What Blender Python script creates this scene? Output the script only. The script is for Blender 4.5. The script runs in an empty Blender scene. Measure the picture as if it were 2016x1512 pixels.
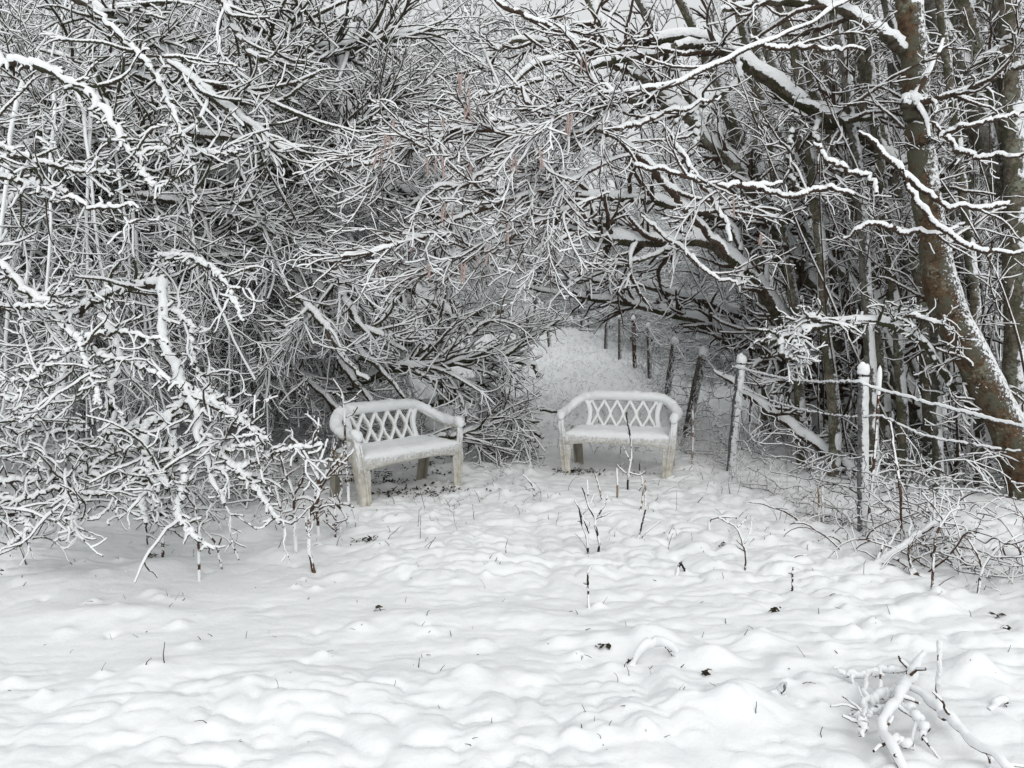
import bpy, math, random
import numpy as np
from mathutils import Vector
R_ = math.radians
rng = np.random.default_rng(7)
random.seed(7)
scene = bpy.context.scene
COL = scene.collection

# ---------------------------------------------------------------- camera
CAM_H, FPX, HORIZON = 1.6, 1467.0, 610.0
PITCH = math.atan((756 - HORIZON) / FPX)
cam = bpy.data.cameras.new('camera')
cam.sensor_width = 36.0
cam.lens = FPX / 2016 * 36.0
cam.clip_start, cam.clip_end = 0.05, 1000
camo = bpy.data.objects.new('camera', cam)
camo.location = (0, 0, CAM_H)
camo.rotation_euler = (math.pi / 2 - PITCH, 0, 0)
COL.objects.link(camo)
scene.camera = camo

# ---------------------------------------------------------------- sky, sun, exposure
SUN_EL, SUN_ROT = R_(40), R_(196)
w = bpy.data.worlds.new('World'); scene.world = w; w.use_nodes = True
nt = w.node_tree; nt.nodes.clear()
sky = nt.nodes.new('ShaderNodeTexSky'); sky.sky_type = 'NISHITA'; sky.sun_disc = False
sky.sun_elevation = SUN_EL; sky.sun_rotation = SUN_ROT
sky.air_density = 1.0; sky.dust_density = 6.0; sky.ozone_density = 1.0
hs = nt.nodes.new('ShaderNodeHueSaturation'); hs.inputs['Saturation'].default_value = 0.12
mixs = nt.nodes.new('ShaderNodeMixRGB'); mixs.inputs[0].default_value = 0.9
mixs.inputs[2].default_value = (8.8, 9.0, 9.15, 1)      # even overcast cloud
bg = nt.nodes.new('ShaderNodeBackground'); bg.inputs['Strength'].default_value = 0.108
wo = nt.nodes.new('ShaderNodeOutputWorld')
nt.links.new(sky.outputs[0], hs.inputs['Color']); nt.links.new(hs.outputs[0], mixs.inputs[1])
nt.links.new(mixs.outputs[0], bg.inputs['Color']); nt.links.new(bg.outputs[0], wo.inputs['Surface'])
sun = bpy.data.lights.new('sun', 'SUN'); sun.energy = 1.5; sun.angle = R_(45); sun.color = (1, 0.985, 0.96)
suno = bpy.data.objects.new('sun', sun); COL.objects.link(suno)
suno.rotation_euler = (R_(50), 0, R_(16))
scene.view_settings.view_transform = 'Standard'; scene.view_settings.look = 'None'
scene.view_settings.gamma = 1; scene.view_settings.exposure = -0.27
scene.render.engine = 'CYCLES'
scene.cycles.max_bounces = 9; scene.cycles.diffuse_bounces = 8; scene.cycles.glossy_bounces = 1
scene.cycles.transmission_bounces = 0; scene.cycles.transparent_max_bounces = 4
scene.cycles.caustics_reflective = False; scene.cycles.caustics_refractive = False
scene.cycles.use_denoising = True

# ---------------------------------------------------------------- geometry of the view
_cp, _sp = math.cos(PITCH), math.sin(PITCH)
def at(px, py, Y):
    u = (px - 1008) / FPX; v = (756 - py) / FPX
    dx, dy, dz = u, _cp + v * _sp, -_sp + v * _cp
    k = Y / dy
    return np.array([dx * k, Y, CAM_H + dz * k])
def proj(P):
    x, y, z = P[..., 0], P[..., 1], P[..., 2] - CAM_H
    d = np.maximum(y * _cp - z * _sp, 1e-3); v = y * _sp + z * _cp
    return 1008 + FPX * x / d, 756 - FPX * v / d, y * _cp - z * _sp

# ---------------------------------------------------------------- noise
_perm = rng.random((256, 256))
def vnoise(x, y, seed=0):
    x = np.asarray(x, float) + seed * 37.7; y = np.asarray(y, float) + seed * 91.3
    xi = np.floor(x).astype(int); yi = np.floor(y).astype(int)
    fx = x - xi; fy = y - yi
    fx = fx * fx * fx * (fx * (fx * 6 - 15) + 10); fy = fy * fy * fy * (fy * (fy * 6 - 15) + 10)
    a = _perm[xi & 255, yi & 255]; b = _perm[(xi + 1) & 255, yi & 255]
    c = _perm[xi & 255, (yi + 1) & 255]; d = _perm[(xi + 1) & 255, (yi + 1) & 255]
    return (a + (b - a) * fx) * (1 - fy) + (c + (d - c) * fx) * fy
def sstep(a, b, x):
    t = np.clip((x - a) / (b - a), 0, 1); return t * t * (3 - 2 * t)

def ground_base(x, y):
    x = np.asarray(x, float); y = np.asarray(y, float)
    z = 0.030 * np.maximum(y - 8.5, 0) - 0.000 * y
    z = np.minimum(z, 0.030 * 23 + 0.012 * np.maximum(y - 31, 0))
    z = z + 0.07 * (vnoise(x * .45, y * .45, 1) - .5) + 0.05 * (vnoise(x * 1.1, y * 1.1, 2) - .5)
    z = z + 0.10 * sstep(2.2, 3.8, x) * sstep(8, 4, y)
    return z
_bumps = [(rng.uniform(-4, 4), 2.5 + 6.5 * rng.random(), rng.uniform(.02, .055), rng.uniform(.012, .038)) for _ in range(330)]
_pits = [(rng.uniform(-4, 4), rng.uniform(2.4, 9), rng.uniform(.02, .06), rng.uniform(.01, .03)) for _ in range(170)]
MOUNDS = []   # (x, y, rx, ry, h): bent-over clumps under the snow
def mound(px, py, rx, ry, h):
    Y = 1.6 * FPX / (py - HORIZON); X = (px - 1008) / FPX * Y
    MOUNDS.append((X, Y, rx, ry, h))
for m in [(1290, 1300, .16, .10, .10), (1420, 1330, .12, .08, .07), (1510, 1290, .10, .07, .05), (1480, 1440, .13, .12, .09), (1590, 1350, .12, .10, .05),
          (920, 1370, .07, .06, .05), (1960, 1370, .10, .08, .07), (1180, 1300, .12, .09, .04), 
          (640, 1420, .3, .12, .03), (350, 1350, .4, .15, .03), (1640, 1400, .2, .1, .04), (1330, 1390, .08, .16, .05), (1860, 1240, .12, .1, .05),
          (1400, 1450, .2, .08, .04), (300, 1130, .2, .15, .06), (90, 1160, .3, .2, .06), (550, 1100, .18, .15, .05), (480, 1060, .2, .15, .05),
          (200, 1230, .35, .1, .04), (820, 1240, .3, .1, .03), (1080, 1240, .2, .1, .03)]:
    mound(*m)
def ground_z(x, y):
    x = np.asarray(x, float); y = np.asarray(y, float)
    z = ground_base(x, y)
    near = 1.0 / (1 + 0.02 * y)
    wx = x + .10 * (vnoise(x * 3, y * 3, 5) - .5); wy = y + .10 * (vnoise(x * 3, y * 3, 6) - .5)
    def billow(fx, fy, s):
        n = np.abs(vnoise(wx * fx, wy * fy, s) - .5) * 2
        return 1 - (1 - n) ** 2
    rough = .38 + .62 * sstep(.3, .75, vnoise(x * .9, y * .9, 9)) + .12 * np.clip(x, -2, 2)
    z = z + near * rough * (0.030 * billow(2.4, 2.9, 10) + 0.034 * billow(5.2, 7.0, 11) + 0.019 * billow(11, 14, 12) + .006 * billow(22, 27, 14) + 0.005 * vnoise(wx * 25, wy * 27, 13))
    far = sstep(7.5, 10, y)
    z = z + far * (0.07 * billow(4.5, 3.6, 23) + 0.05 * billow(9, 7, 24)) + far * (0.08 * vnoise(x * 6, y * 4.5, 21) + 0.06 * vnoise(x * 14, y * 10, 22))
    for (a, b, rx, ry, h) in MOUNDS:
        q = ((x - a) / rx) ** 2 + ((y - b) / ry) ** 2
        z = z + h * np.exp(-q)
    for (a, b, r, d) in _bumps:
        q = ((x - a) / (r * 1.3)) ** 2 + ((y - b) / r) ** 2
        z = z + d * np.exp(-np.minimum(q, 30)) * (q < 16)
    for (a, b, r, d) in _pits:
        q = ((x - a) / r) ** 2 + ((y - b) / r) ** 2
        z = z - d * np.exp(-np.minimum(q, 30)) * (q < 16)
    return z
def gz(x, y): return float(ground_z(np.array([x]), np.array([y]))[0])
def gat(px, py):
    """the point where the view through (px, py) meets the snow"""
    Y = 1.6 * FPX / max(py - HORIZON, 20)
    for _ in range(12):
        P = at(px, py, Y); g = float(ground_base(P[0], P[1])) + .04
        Y += (P[2] - g) * Y / CAM_H * .9
    P = at(px, py, Y); P[2] = gz(P[0], P[1])
    return P

# ---------------------------------------------------------------- materials
def newmat(name):
    m = bpy.data.materials.new(name); m.use_nodes = True
    m.node_tree.nodes.clear()
    out = m.node_tree.nodes.new('ShaderNodeOutputMaterial')
    b = m.node_tree.nodes.new('ShaderNodeBsdfPrincipled')
    m.node_tree.links.new(b.outputs[0], out.inputs[0])
    return m, m.node_tree, b
def N(nt, t, **kw):
    n = nt.nodes.new(t)
    for k, v in kw.items():
        if k in ('operation', 'blend_type', 'attribute_name', 'noise_dimensions', 'data_type', 'feature'): setattr(n, k, v)
        else: n.inputs[k].default_value = v
    return n
def noise(nt, scale, detail=3, rough=.6, vec=None):
    n = nt.nodes.new('ShaderNodeTexNoise'); n.inputs['Scale'].default_value = scale
    n.inputs['Detail'].default_value = detail; n.inputs['Roughness'].default_value = rough
    if vec is not None: nt.links.new(vec, n.inputs['Vector'])
    return n
def ramp(nt, src, stops):
    r = nt.nodes.new('ShaderNodeValToRGB'); cr = r.color_ramp
    while len(cr.elements) < len(stops): cr.elements.new(.5)
    for e, (p, c) in zip(cr.elements, stops):
        e.position = p; e.color = (*c, 1) if len(c) == 3 else c
    nt.links.new(src, r.inputs[0]); return r
def math_(nt, op, a, b=None, clamp=False):
    m = nt.nodes.new('ShaderNodeMath'); m.operation = op; m.use_clamp = clamp
    for i, v in enumerate((a, b)):
        if v is None: continue
        if isinstance(v, (int, float)): m.inputs[i].default_value = v
        else: nt.links.new(v, m.inputs[i])
    return m.outputs[0]
SNOW = (0.875, 0.89, 0.90, 1)

def m_snow(name='snow', fine=120):
    m, nt, b = newmat(name)
    geo = N(nt, 'ShaderNodeNewGeometry')
    n1 = noise(nt, 9, 3, .6, geo.outputs['Position'])
    c = ramp(nt, n1.outputs[0], [(0.3, (0.855, 0.875, 0.885)), (0.7, (0.90, 0.91, 0.915))])
    nt.links.new(c.outputs[0], b.inputs['Base Color'])
    b.inputs['Roughness'].default_value = .7
    b.inputs['Specular IOR Level'].default_value = .2
    n2 = noise(nt, fine, 3, .7, geo.outputs['Position']); n3 = noise(nt, 28, 2, .6, geo.outputs['Position'])
    s = math_(nt, 'ADD', math_(nt, 'MULTIPLY', n2.outputs[0], .35), n3.outputs[0])
    bp = N(nt, 'ShaderNodeBump'); bp.inputs['Strength'].default_value = .35; bp.inputs['Distance'].default_value = .012
    nt.links.new(s, bp.inputs['Height']); nt.links.new(bp.outputs[0], b.inputs['Normal'])
    return m
def m_branch(name, dark, light, moss=None, edge=.5, ns=60, wind=.0, wscale=14, wlo=.52, lichen=None):
    """bark under lying snow: the attribute 'snow' says where snow lies, noise breaks its border"""
    m, nt, b = newmat(name)
    geo = N(nt, 'ShaderNodeNewGeometry')
    tc = N(nt, 'ShaderNodeTexCoord')
    at_ = N(nt, 'ShaderNodeAttribute', attribute_name='snow')
    nb = noise(nt, 22, 4, .7, geo.outputs['Position'])
    bark = ramp(nt, nb.outputs[0], [(0.35, dark), (0.62, light)])
    col = bark.outputs[0]
    if moss:
        nm = noise(nt, 6, 4, .7, geo.outputs['Position'])
        f = ramp(nt, nm.outputs[0], [(0.48, (0, 0, 0)), (0.56, (1, 1, 1))])
        mx = N(nt, 'ShaderNodeMixRGB'); mx.inputs[2].default_value = (*moss, 1)
        nt.links.new(f.outputs[0], mx.inputs[0]); nt.links.new(col, mx.inputs[1]); col = mx.outputs[0]
    if lichen:
        nl = noise(nt, 34, 5, .7, geo.outputs['Position']); nl2 = noise(nt, 5, 2, .5, geo.outputs['Position'])
        fl = math_(nt, 'ADD', nl.outputs[0], math_(nt, 'MULTIPLY', math_(nt, 'SUBTRACT', nl2.outputs[0], .5), .9))
        fl = math_(nt, 'MULTIPLY', math_(nt, 'SUBTRACT', fl, .58), 9, True)
        mx = N(nt, 'ShaderNodeMixRGB'); mx.inputs[2].default_value = (*lichen, 1)
        nt.links.new(fl, mx.inputs[0]); nt.links.new(col, mx.inputs[1]); col = mx.outputs[0]
    nn = noise(nt, ns, 2, .6, geo.outputs['Position'])
    f = math_(nt, 'ADD', at_.outputs['Fac'], math_(nt, 'MULTIPLY', math_(nt, 'SUBTRACT', nn.outputs[0], .5), .9))
    f = math_(nt, 'MULTIPLY', math_(nt, 'SUBTRACT', f, edge - .06), 1 / .12, True)
    if wind:
        # wind-blown snow clinging in flakes to the weather side
        sx = N(nt, 'ShaderNodeSeparateXYZ'); nt.links.new(geo.outputs['Normal'], sx.inputs[0])
        d = math_(nt, 'ADD', math_(nt, 'MULTIPLY', sx.outputs[0], .45), math_(nt, 'MULTIPLY', sx.outputs[1], -.25))
        d = math_(nt, 'ADD', d, math_(nt, 'MULTIPLY', sx.outputs[2], .7))
        nw = noise(nt, wscale, 5, .75, geo.outputs['Position'])
        g = math_(nt, 'ADD', nw.outputs[0], math_(nt, 'MULTIPLY', d, wind))
        g = math_(nt, 'MULTIPLY', math_(nt, 'SUBTRACT', g, wlo), 14, True)
        f = math_(nt, 'MAXIMUM', f, g)
    mx = N(nt, 'ShaderNodeMixRGB'); mx.inputs[2].default_value = SNOW
    nt.links.new(f, mx.inputs[0]); nt.links.new(col, mx.inputs[1])
    nt.links.new(mx.outputs[0], b.inputs['Base Color'])
    b.inputs['Roughness'].default_value = .85; b.inputs['Specular IOR Level'].default_value = .15
    if wind:
        h = math_(nt, 'ADD', nb.outputs[0], math_(nt, 'MULTIPLY', f, 1.2))
        bp = N(nt, 'ShaderNodeBump'); bp.inputs['Strength'].default_value = .9; bp.inputs['Distance'].default_value = .025
        nt.links.new(h, bp.inputs['Height']); nt.links.new(bp.outputs[0], b.inputs['Normal'])
    return m
def m_plain(name, a, c, scale=20, rough=.7, bump=0, spec=.3):
    m, nt, b = newmat(name)
    geo = N(nt, 'ShaderNodeNewGeometry')
    n = noise(nt, scale, 4, .65, geo.outputs['Position'])
    r = ramp(nt, n.outputs[0], [(0.35, a), (0.65, c)])
    nt.links.new(r.outputs[0], b.inputs['Base Color']); b.inputs['Roughness'].default_value = rough
    b.inputs['Specular IOR Level'].default_value = spec
    if bump:
        bp = N(nt, 'ShaderNodeBump'); bp.inputs['Strength'].default_value = .6; bp.inputs['Distance'].default_value = bump
        nt.links.new(n.outputs[0], bp.inputs['Height']); nt.links.new(bp.outputs[0], b.inputs['Normal'])
    return m
def m_plastic(name, amount, grime=.5):
    """weathered off-white plastic with rime of blown snow sticking to the faces that look up or to the weather"""
    m, nt, b = newmat(name)
    geo = N(nt, 'ShaderNodeNewGeometry')
    n1 = noise(nt, 18, 5, .75, geo.outputs['Position'])
    r = ramp(nt, n1.outputs[0], [(0.28, (0.30, 0.27, 0.21)), (0.44, (0.53, 0.50, 0.43)), (0.62, (0.68, 0.66, 0.60))])
    tc = N(nt, 'ShaderNodeTexCoord')
    sx = N(nt, 'ShaderNodeSeparateXYZ'); nt.links.new(geo.outputs['Normal'], sx.inputs[0])
    so = N(nt, 'ShaderNodeVectorTransform'); so.vector_type = 'NORMAL'; so.convert_from = 'WORLD'; so.convert_to = 'OBJECT'
    nt.links.new(geo.outputs['Normal'], so.inputs[0])
    so2 = N(nt, 'ShaderNodeSeparateXYZ'); nt.links.new(so.outputs[0], so2.inputs[0])
    d = math_(nt, 'ADD', math_(nt, 'MULTIPLY', so2.outputs[1], -.5), math_(nt, 'MULTIPLY', sx.outputs[2], .6))
    sp = N(nt, 'ShaderNodeSeparateXYZ'); nt.links.new(tc.outputs['Object'], sp.inputs[0])
    hgt = math_(nt, 'MULTIPLY', math_(nt, 'SUBTRACT', sp.outputs[2], .42), .75)
    nf = noise(nt, 48, 6, .75, geo.outputs['Position'])
    g = math_(nt, 'ADD', nf.outputs[0], math_(nt, 'MULTIPLY', d, .42)); g = math_(nt, 'ADD', g, hgt)
    g = math_(nt, 'MULTIPLY', math_(nt, 'SUBTRACT', g, 1.0 - amount), 5, True)
    mx = N(nt, 'ShaderNodeMixRGB'); mx.inputs[2].default_value = SNOW
    nt.links.new(g, mx.inputs[0]); nt.links.new(r.outputs[0], mx.inputs[1])
    nt.links.new(mx.outputs[0], b.inputs['Base Color']); b.inputs['Roughness'].default_value = .55
    b.inputs['Specular IOR Level'].default_value = .3
    bp = N(nt, 'ShaderNodeBump'); bp.inputs['Strength'].default_value = .7; bp.inputs['Distance'].default_value = .008
    nt.links.new(math_(nt, 'ADD', g, n1.outputs[0]), bp.inputs['Height']); nt.links.new(bp.outputs[0], b.inputs['Normal'])
    return m
M = {}
M['snow'] = m_snow()
M['thorn'] = m_branch('thorn_bark', (0.026, 0.020, 0.015), (0.080, 0.064, 0.048), moss=(0.05, 0.055, 0.03), edge=.44, ns=70)
M['hazel'] = m_branch('hazel_bark', (0.030, 0.020, 0.014), (0.085, 0.060, 0.045), edge=.5, ns=70)
M['limb'] = m_branch('mossy_limb_bark', (0.032, 0.026, 0.018), (0.12, 0.10, 0.075), moss=(0.042, 0.044, 0.022), edge=.5, ns=38, wind=.30, wscale=30, wlo=.66)
M['trunk'] = m_branch('lichened_trunk_bark', (0.065, 0.054, 0.038), (0.21, 0.185, 0.145), moss=(0.085, 0.085, 0.055), edge=.62, ns=30, wind=.46, wscale=44, wlo=.64, lichen=(0.22, 0.23, 0.18))
M['brown'] = m_branch('reddish_brown_bark', (0.036, 0.024, 0.015), (0.14, 0.090, 0.055), moss=(0.10, 0.095, 0.068), edge=.66, ns=26, wind=.40, wscale=46, wlo=.63, lichen=(0.20, 0.20, 0.15))
M['grey'] = m_branch('rimed_grey_bark', (0.06, 0.055, 0.048), (0.19, 0.18, 0.16), moss=(0.07, 0.07, 0.05), edge=.5, ns=30, wind=.55, wscale=34, wlo=.58, lichen=(0.26, 0.27, 0.23))
M['far'] = m_branch('distant_bark', (0.05, 0.045, 0.04), (0.11, 0.10, 0.09), edge=.36, ns=30)
M['stem'] = m_branch('red_brown_stem', (0.045, 0.028, 0.020), (0.11, 0.07, 0.05), edge=.5, ns=90)
M['dark_stem'] = m_branch('blackish_stem', (0.018, 0.014, 0.012), (0.05, 0.04, 0.032), edge=.5, ns=90)
M['straw'] = m_branch('dry_straw', (0.17, 0.12, 0.085), (0.34, 0.26, 0.19), edge=.55, ns=90)
M['post'] = m_branch('weathered_post_wood', (0.045, 0.038, 0.032), (0.16, 0.14, 0.12), edge=.6, ns=30, wind=.40, wscale=40, wlo=.58)
M['greypost'] = m_branch('rimed_post_wood', (0.07, 0.07, 0.07), (0.22, 0.22, 0.22), edge=.45, ns=30, wind=.65, wscale=45, wlo=.44)
M['rust'] = m_branch('rusty_stake', (0.04, 0.022, 0.016), (0.12, 0.06, 0.04), edge=.5, ns=50)
M['wire'] = m_branch('galvanised_wire', (0.05, 0.045, 0.045), (0.12, 0.11, 0.105), edge=.5, ns=40)
M['catkin'] = m_plain('catkin_scales', (0.17, 0.085, 0.065), (0.62, 0.52, 0.49), 190, .8)
M['litter'] = m_plain('wet_leaf_litter', (0.015, 0.014, 0.010), (0.07, 0.06, 0.035), 60, .8)
M['plastic'] = m_plastic('frosted_offwhite_plastic', .43)
M['plastic_bare'] = m_plastic('offwhite_plastic', .20)
M['plastic_shade'] = m_plain('shaded_plastic', (0.26, 0.245, 0.20), (0.36, 0.34, 0.28), 14, .6)  # same bench plastic, colour darkened to paint in shade on the rear parts

# ---------------------------------------------------------------- mesh helpers
WIND = np.array([.08, -.20, 0])
def unit(v): return v / np.maximum(np.linalg.norm(v, axis=-1, keepdims=True), 1e-9)
def tubes(pts, rad, snow, k=5, flat=.62, attr_gap=True, spread=.55, wind=WIND, wob=0.0, ar=(-.25, .35), cov=.30):
    """pts (M,n,3), rad (M,n), snow (M,n) thickness -> (verts, quads, attr)"""
    pts = np.asarray(pts, float); rad = np.asarray(rad, float); snow = np.asarray(snow, float)
    Mn, n, _ = pts.shape
    T = unit(np.gradient(pts, axis=1))
    up = np.array([0, 0, 1.0]) + wind
    U = up - (T @ up)[..., None] * T
    mag = np.linalg.norm(U, axis=-1)
    ref = np.where(np.abs(T[..., 2:3]) > .985, np.array([.3, -1, 0.1]), U)
    ref = ref - np.sum(ref * T, -1, keepdims=True) * T
    U = unit(ref); V = np.cross(T, U)
    s = snow * (.15 + .85 * np.clip(mag, 0, 1))
    if k == 4: th = np.radians([-90, 15, 90, 165])
    elif k == 5: th = np.radians([-90, -8, 52, 128, 188])
    else: th = np.radians(-90 + 360 / k * np.arange(k))
    c, sn = np.cos(th), np.sin(th)
    ks = np.clip(sn + .15, 0, 1) ** .7
    rr = rad[..., None] * (1 + (wob * (rng.random((Mn, n, k)) - .5) if wob else 0))
    off_v = c * (rr + s[..., None] * spread * ks)
    off_u = sn * rr + s[..., None] * np.where(sn > .0, np.clip(sn, 0, 1) ** .8, 0)
    P = pts[:, :, None, :] + V[:, :, None, :] * off_v[..., None] + U[:, :, None, :] * off_u[..., None]
    a = sstep(ar[0], ar[1], sn)[None, None, :] * np.clip(s / np.maximum(snow.max() * cov, 1e-6), 0, 1)[..., None]
    if not attr_gap: a = a * np.ones_like(rr)
    idx = (np.arange(Mn)[:, None, None] * n + np.arange(n - 1)[None, :, None]) * k + np.arange(k)[None, None, :]
    nxt = (np.arange(Mn)[:, None, None] * n + np.arange(n - 1)[None, :, None]) * k + ((np.arange(k) + 1) % k)[None, None, :]
    q = np.stack([idx, nxt, nxt + k, idx + k], -1).reshape(-1, 4)
    return P.reshape(-1, 3), q, a.reshape(-1)
class Mesh:
    def __init__(self): self.v, self.q, self.a, self.n = [], [], [], 0
    def add(self, P, q, a=None):
        P = np.asarray(P, float); q = np.asarray(q, int)
        if a is None: a = np.zeros(len(P))
        self.v.append(P); self.q.append(q + self.n); self.a.append(a); self.n += len(P); return self
    def tube(self, pts, rad, snow=0, k=5, **kw):
        pts = np.asarray(pts, float)
        if pts.ndim == 2: pts = pts[None]
        if pts.shape[0] == 0: return self
        rad = np.broadcast_to(np.asarray(rad, float), pts.shape[:2]); snow = np.broadcast_to(np.asarray(snow, float), pts.shape[:2])
        return self.add(*tubes(pts, rad, snow, k, **kw))
    def build(self, name, mat, parent=None, smooth=True):
        V = np.concatenate(self.v) if self.v else np.zeros((0, 3))
        me = bpy.data.meshes.new(name)
        Q = np.concatenate(self.q) if self.q else np.zeros((0, 4), int)
        me.vertices.add(len(V)); me.vertices.foreach_set('co', V.astype(np.float32).ravel())
        me.loops.add(Q.size); me.loops.foreach_set('vertex_index', Q.astype(np.int32).ravel())
        me.polygons.add(len(Q)); me.polygons.foreach_set('loop_start', np.arange(0, Q.size, 4, dtype=np.int32))
        if smooth: me.polygons.foreach_set('use_smooth', np.ones(len(Q), bool))
        at_ = me.attributes.new('snow', 'FLOAT', 'POINT'); at_.data.foreach_set('value', np.concatenate(self.a).astype(np.float32))
        me.update(); me.validate()
        me.materials.append(mat)
        o = bpy.data.objects.new(name, me); COL.objects.link(o)
        if parent is not None: o.parent = parent; o.matrix_parent_inverse.identity(); o.location = -parent.location if parent.rotation_euler.z == 0 else o.location
        return o
def tag(o, label=None, cat=None, group=None, kind=None):
    for k, v in (('label', label), ('category', cat), ('group', group), ('kind', kind)):
        if v: o[k] = v
    return o
def thing(name, label, cat, loc=(0, 0, 0), group=None, rz=0):
    o = bpy.data.objects.new(name, None); o.empty_display_size = .1; COL.objects.link(o)
    o.location = loc; o.rotation_euler = (0, 0, rz)
    return tag(o, label, cat, group)

def smooth_path(P, n):
    """Catmull-Rom through P (m,d), n samples by arc length"""
    P = np.asarray(P, float)
    if len(P) == 2: t = np.linspace(0, 1, n)[:, None]; return P[0] * (1 - t) + P[1] * t
    Q = np.vstack([2 * P[0] - P[1], P, 2 * P[-1] - P[-2]])
    out = []
    for i in range(1, len(Q) - 2):
        t = np.linspace(0, 1, 12, endpoint=False)[:, None]
        a, b, c, d = Q[i - 1], Q[i], Q[i + 1], Q[i + 2]
        out.append(.5 * (2 * b + (c - a) * t + (2 * a - 5 * b + 4 * c - d) * t ** 2 + (3 * b - a - 3 * c + d) * t ** 3))
    out = np.vstack(out + [P[-1:]])
    s = np.concatenate([[0], np.cumsum(np.linalg.norm(np.diff(out[:, :3], axis=0), axis=1))])
    u = np.linspace(0, s[-1], n)
    return np.stack([np.interp(u, s, out[:, j]) for j in range(out.shape[1])], 1)
def lumps(shape, lo=.6, hi=1.3, gap=.06):
    a = rng.uniform(lo, hi, shape)
    a[:, 1:] = .5 * a[:, 1:] + .5 * a[:, :-1]
    return a * (rng.random(shape) > gap)
def grow(P0, D0, L, n, jit=.25, trop=0.0, tropv=(0, 0, 1), bend=.75):
    """strands from starts P0 (M,3), directions D0, lengths L (M,)"""
    Mn = len(P0); P = np.empty((Mn, n, 3)); P[:, 0] = P0; d = unit(np.asarray(D0, float))
    tv = np.asarray(tropv, float); step = (np.asarray(L) / (n - 1))[:, None]
    bv = rng.normal(0, 1, (Mn, 3)) * bend / (n - 1); bv[:, 2] *= .7
    for i in range(1, n):
        d = unit(d + rng.normal(0, jit, (Mn, 3)) + trop * tv + bv)
        P[:, i] = P[:, i - 1] + d * step
    return P
def branch_off(pts, rad, count, ang=(30, 60), L=(.3, .6), n=6, t=(.15, 1), jit=.2, trop=0, tropv=(0, 0, 1), rs=.55, rmin=.002, flat=0.0, taper=.35, bias=None, tp=1.0, lscale=True):
    """children off strands; count is how many in all"""
    Mn, m, _ = pts.shape
    if Mn == 0 or count < 1: return np.zeros((0, n, 3)), np.zeros((0, n))
    seg = np.linalg.norm(np.diff(pts, axis=1), axis=2).sum(1)
    pr = seg / seg.sum()
    i = rng.choice(Mn, int(count), p=pr)
    u = t[0] + (t[1] - t[0]) * rng.random(int(count)) ** tp
    f = u * (m - 1.001); k = f.astype(int); fr = (f - k)[:, None]
    P0 = pts[i, k] * (1 - fr) + pts[i, k + 1] * fr
    T = unit(pts[i, k + 1] - pts[i, k])
    r0 = rad[i, k] * (1 - fr[:, 0]) + rad[i, k + 1] * fr[:, 0]
    q = rng.normal(0, 1, (len(i), 3)); q[:, 2] *= (1 - flat)
    if bias is not None: q = q + np.asarray(bias)
    q = unit(q - np.sum(q * T, 1, keepdims=True) * T)
    a = np.radians(rng.uniform(ang[0], ang[1], len(i)))[:, None]
    D = np.cos(a) * T + np.sin(a) * q
    Ls = rng.uniform(L[0], L[1], len(i)) * (np.clip(1.25 - .75 * u, .3, 1) if lscale else 1)
    C = grow(P0, D, Ls, n, jit, trop, tropv)
    rc = np.maximum(r0 * rs, rmin)[:, None] * np.linspace(1, taper, n)[None, :]
    return C, np.maximum(rc, rmin * .55)
def cull(pts, rad, mx=260, my=200, ymin=1.3):
    """keep only strands the picture, or a step to its side, can show"""
    px, py, d = proj(pts[:, pts.shape[1] // 2])
    k = (px > -mx) & (px < 2016 + mx) & (py > -my) & (py < 1512 + my) & (d > ymin)
    return clear(pts[k], rad[k])
# the spots the benches and the open path take up: no branch grows through them
CLEAR = [(-1.75, -.30, 4.6, 7.05, 1.15), (.35, 1.95, 5.5, 8.1, 1.2), (.08, 1.3, 4, 7.0, .9), (-.95, 1.9, 7.9, 26, 1.25)]
def clear(pts, rad):
    k = np.ones(len(pts), bool)
    for (x0, x1, y0, y1, z1) in CLEAR:
        k &= ~((pts[..., 0] > x0) & (pts[..., 0] < x1) & (pts[..., 1] > y0) & (pts[..., 1] < y1) & (pts[..., 2] < z1)).any(1)
    return pts[k], rad[k]
def snowof(rad, base, rr=.6, gap=.06, lo=.6, hi=1.3):
    return 1.22 * (base + rr * rad) * lumps(rad.shape, lo, hi, gap)

def trace(path, n=40, jit=0.006, dep=None):
    """path: (px, py, depth, radius in px of the photograph) along a limb"""
    Q = []
    for p in path:
        q = at(p[0], p[1], p[2]); Q.append([*q, p[3] / FPX * p[2]])
    S = smooth_path(Q, n)
    if jit:
        wv = rng.normal(0, jit, (n, 3)); wv = (wv + np.roll(wv, 1, 0) + np.roll(wv, 2, 0)) / 1.7
        wv[0] = 0; S[:, :3] += wv
    return S[:, :3], np.maximum(S[:, 3], .0015)

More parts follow.
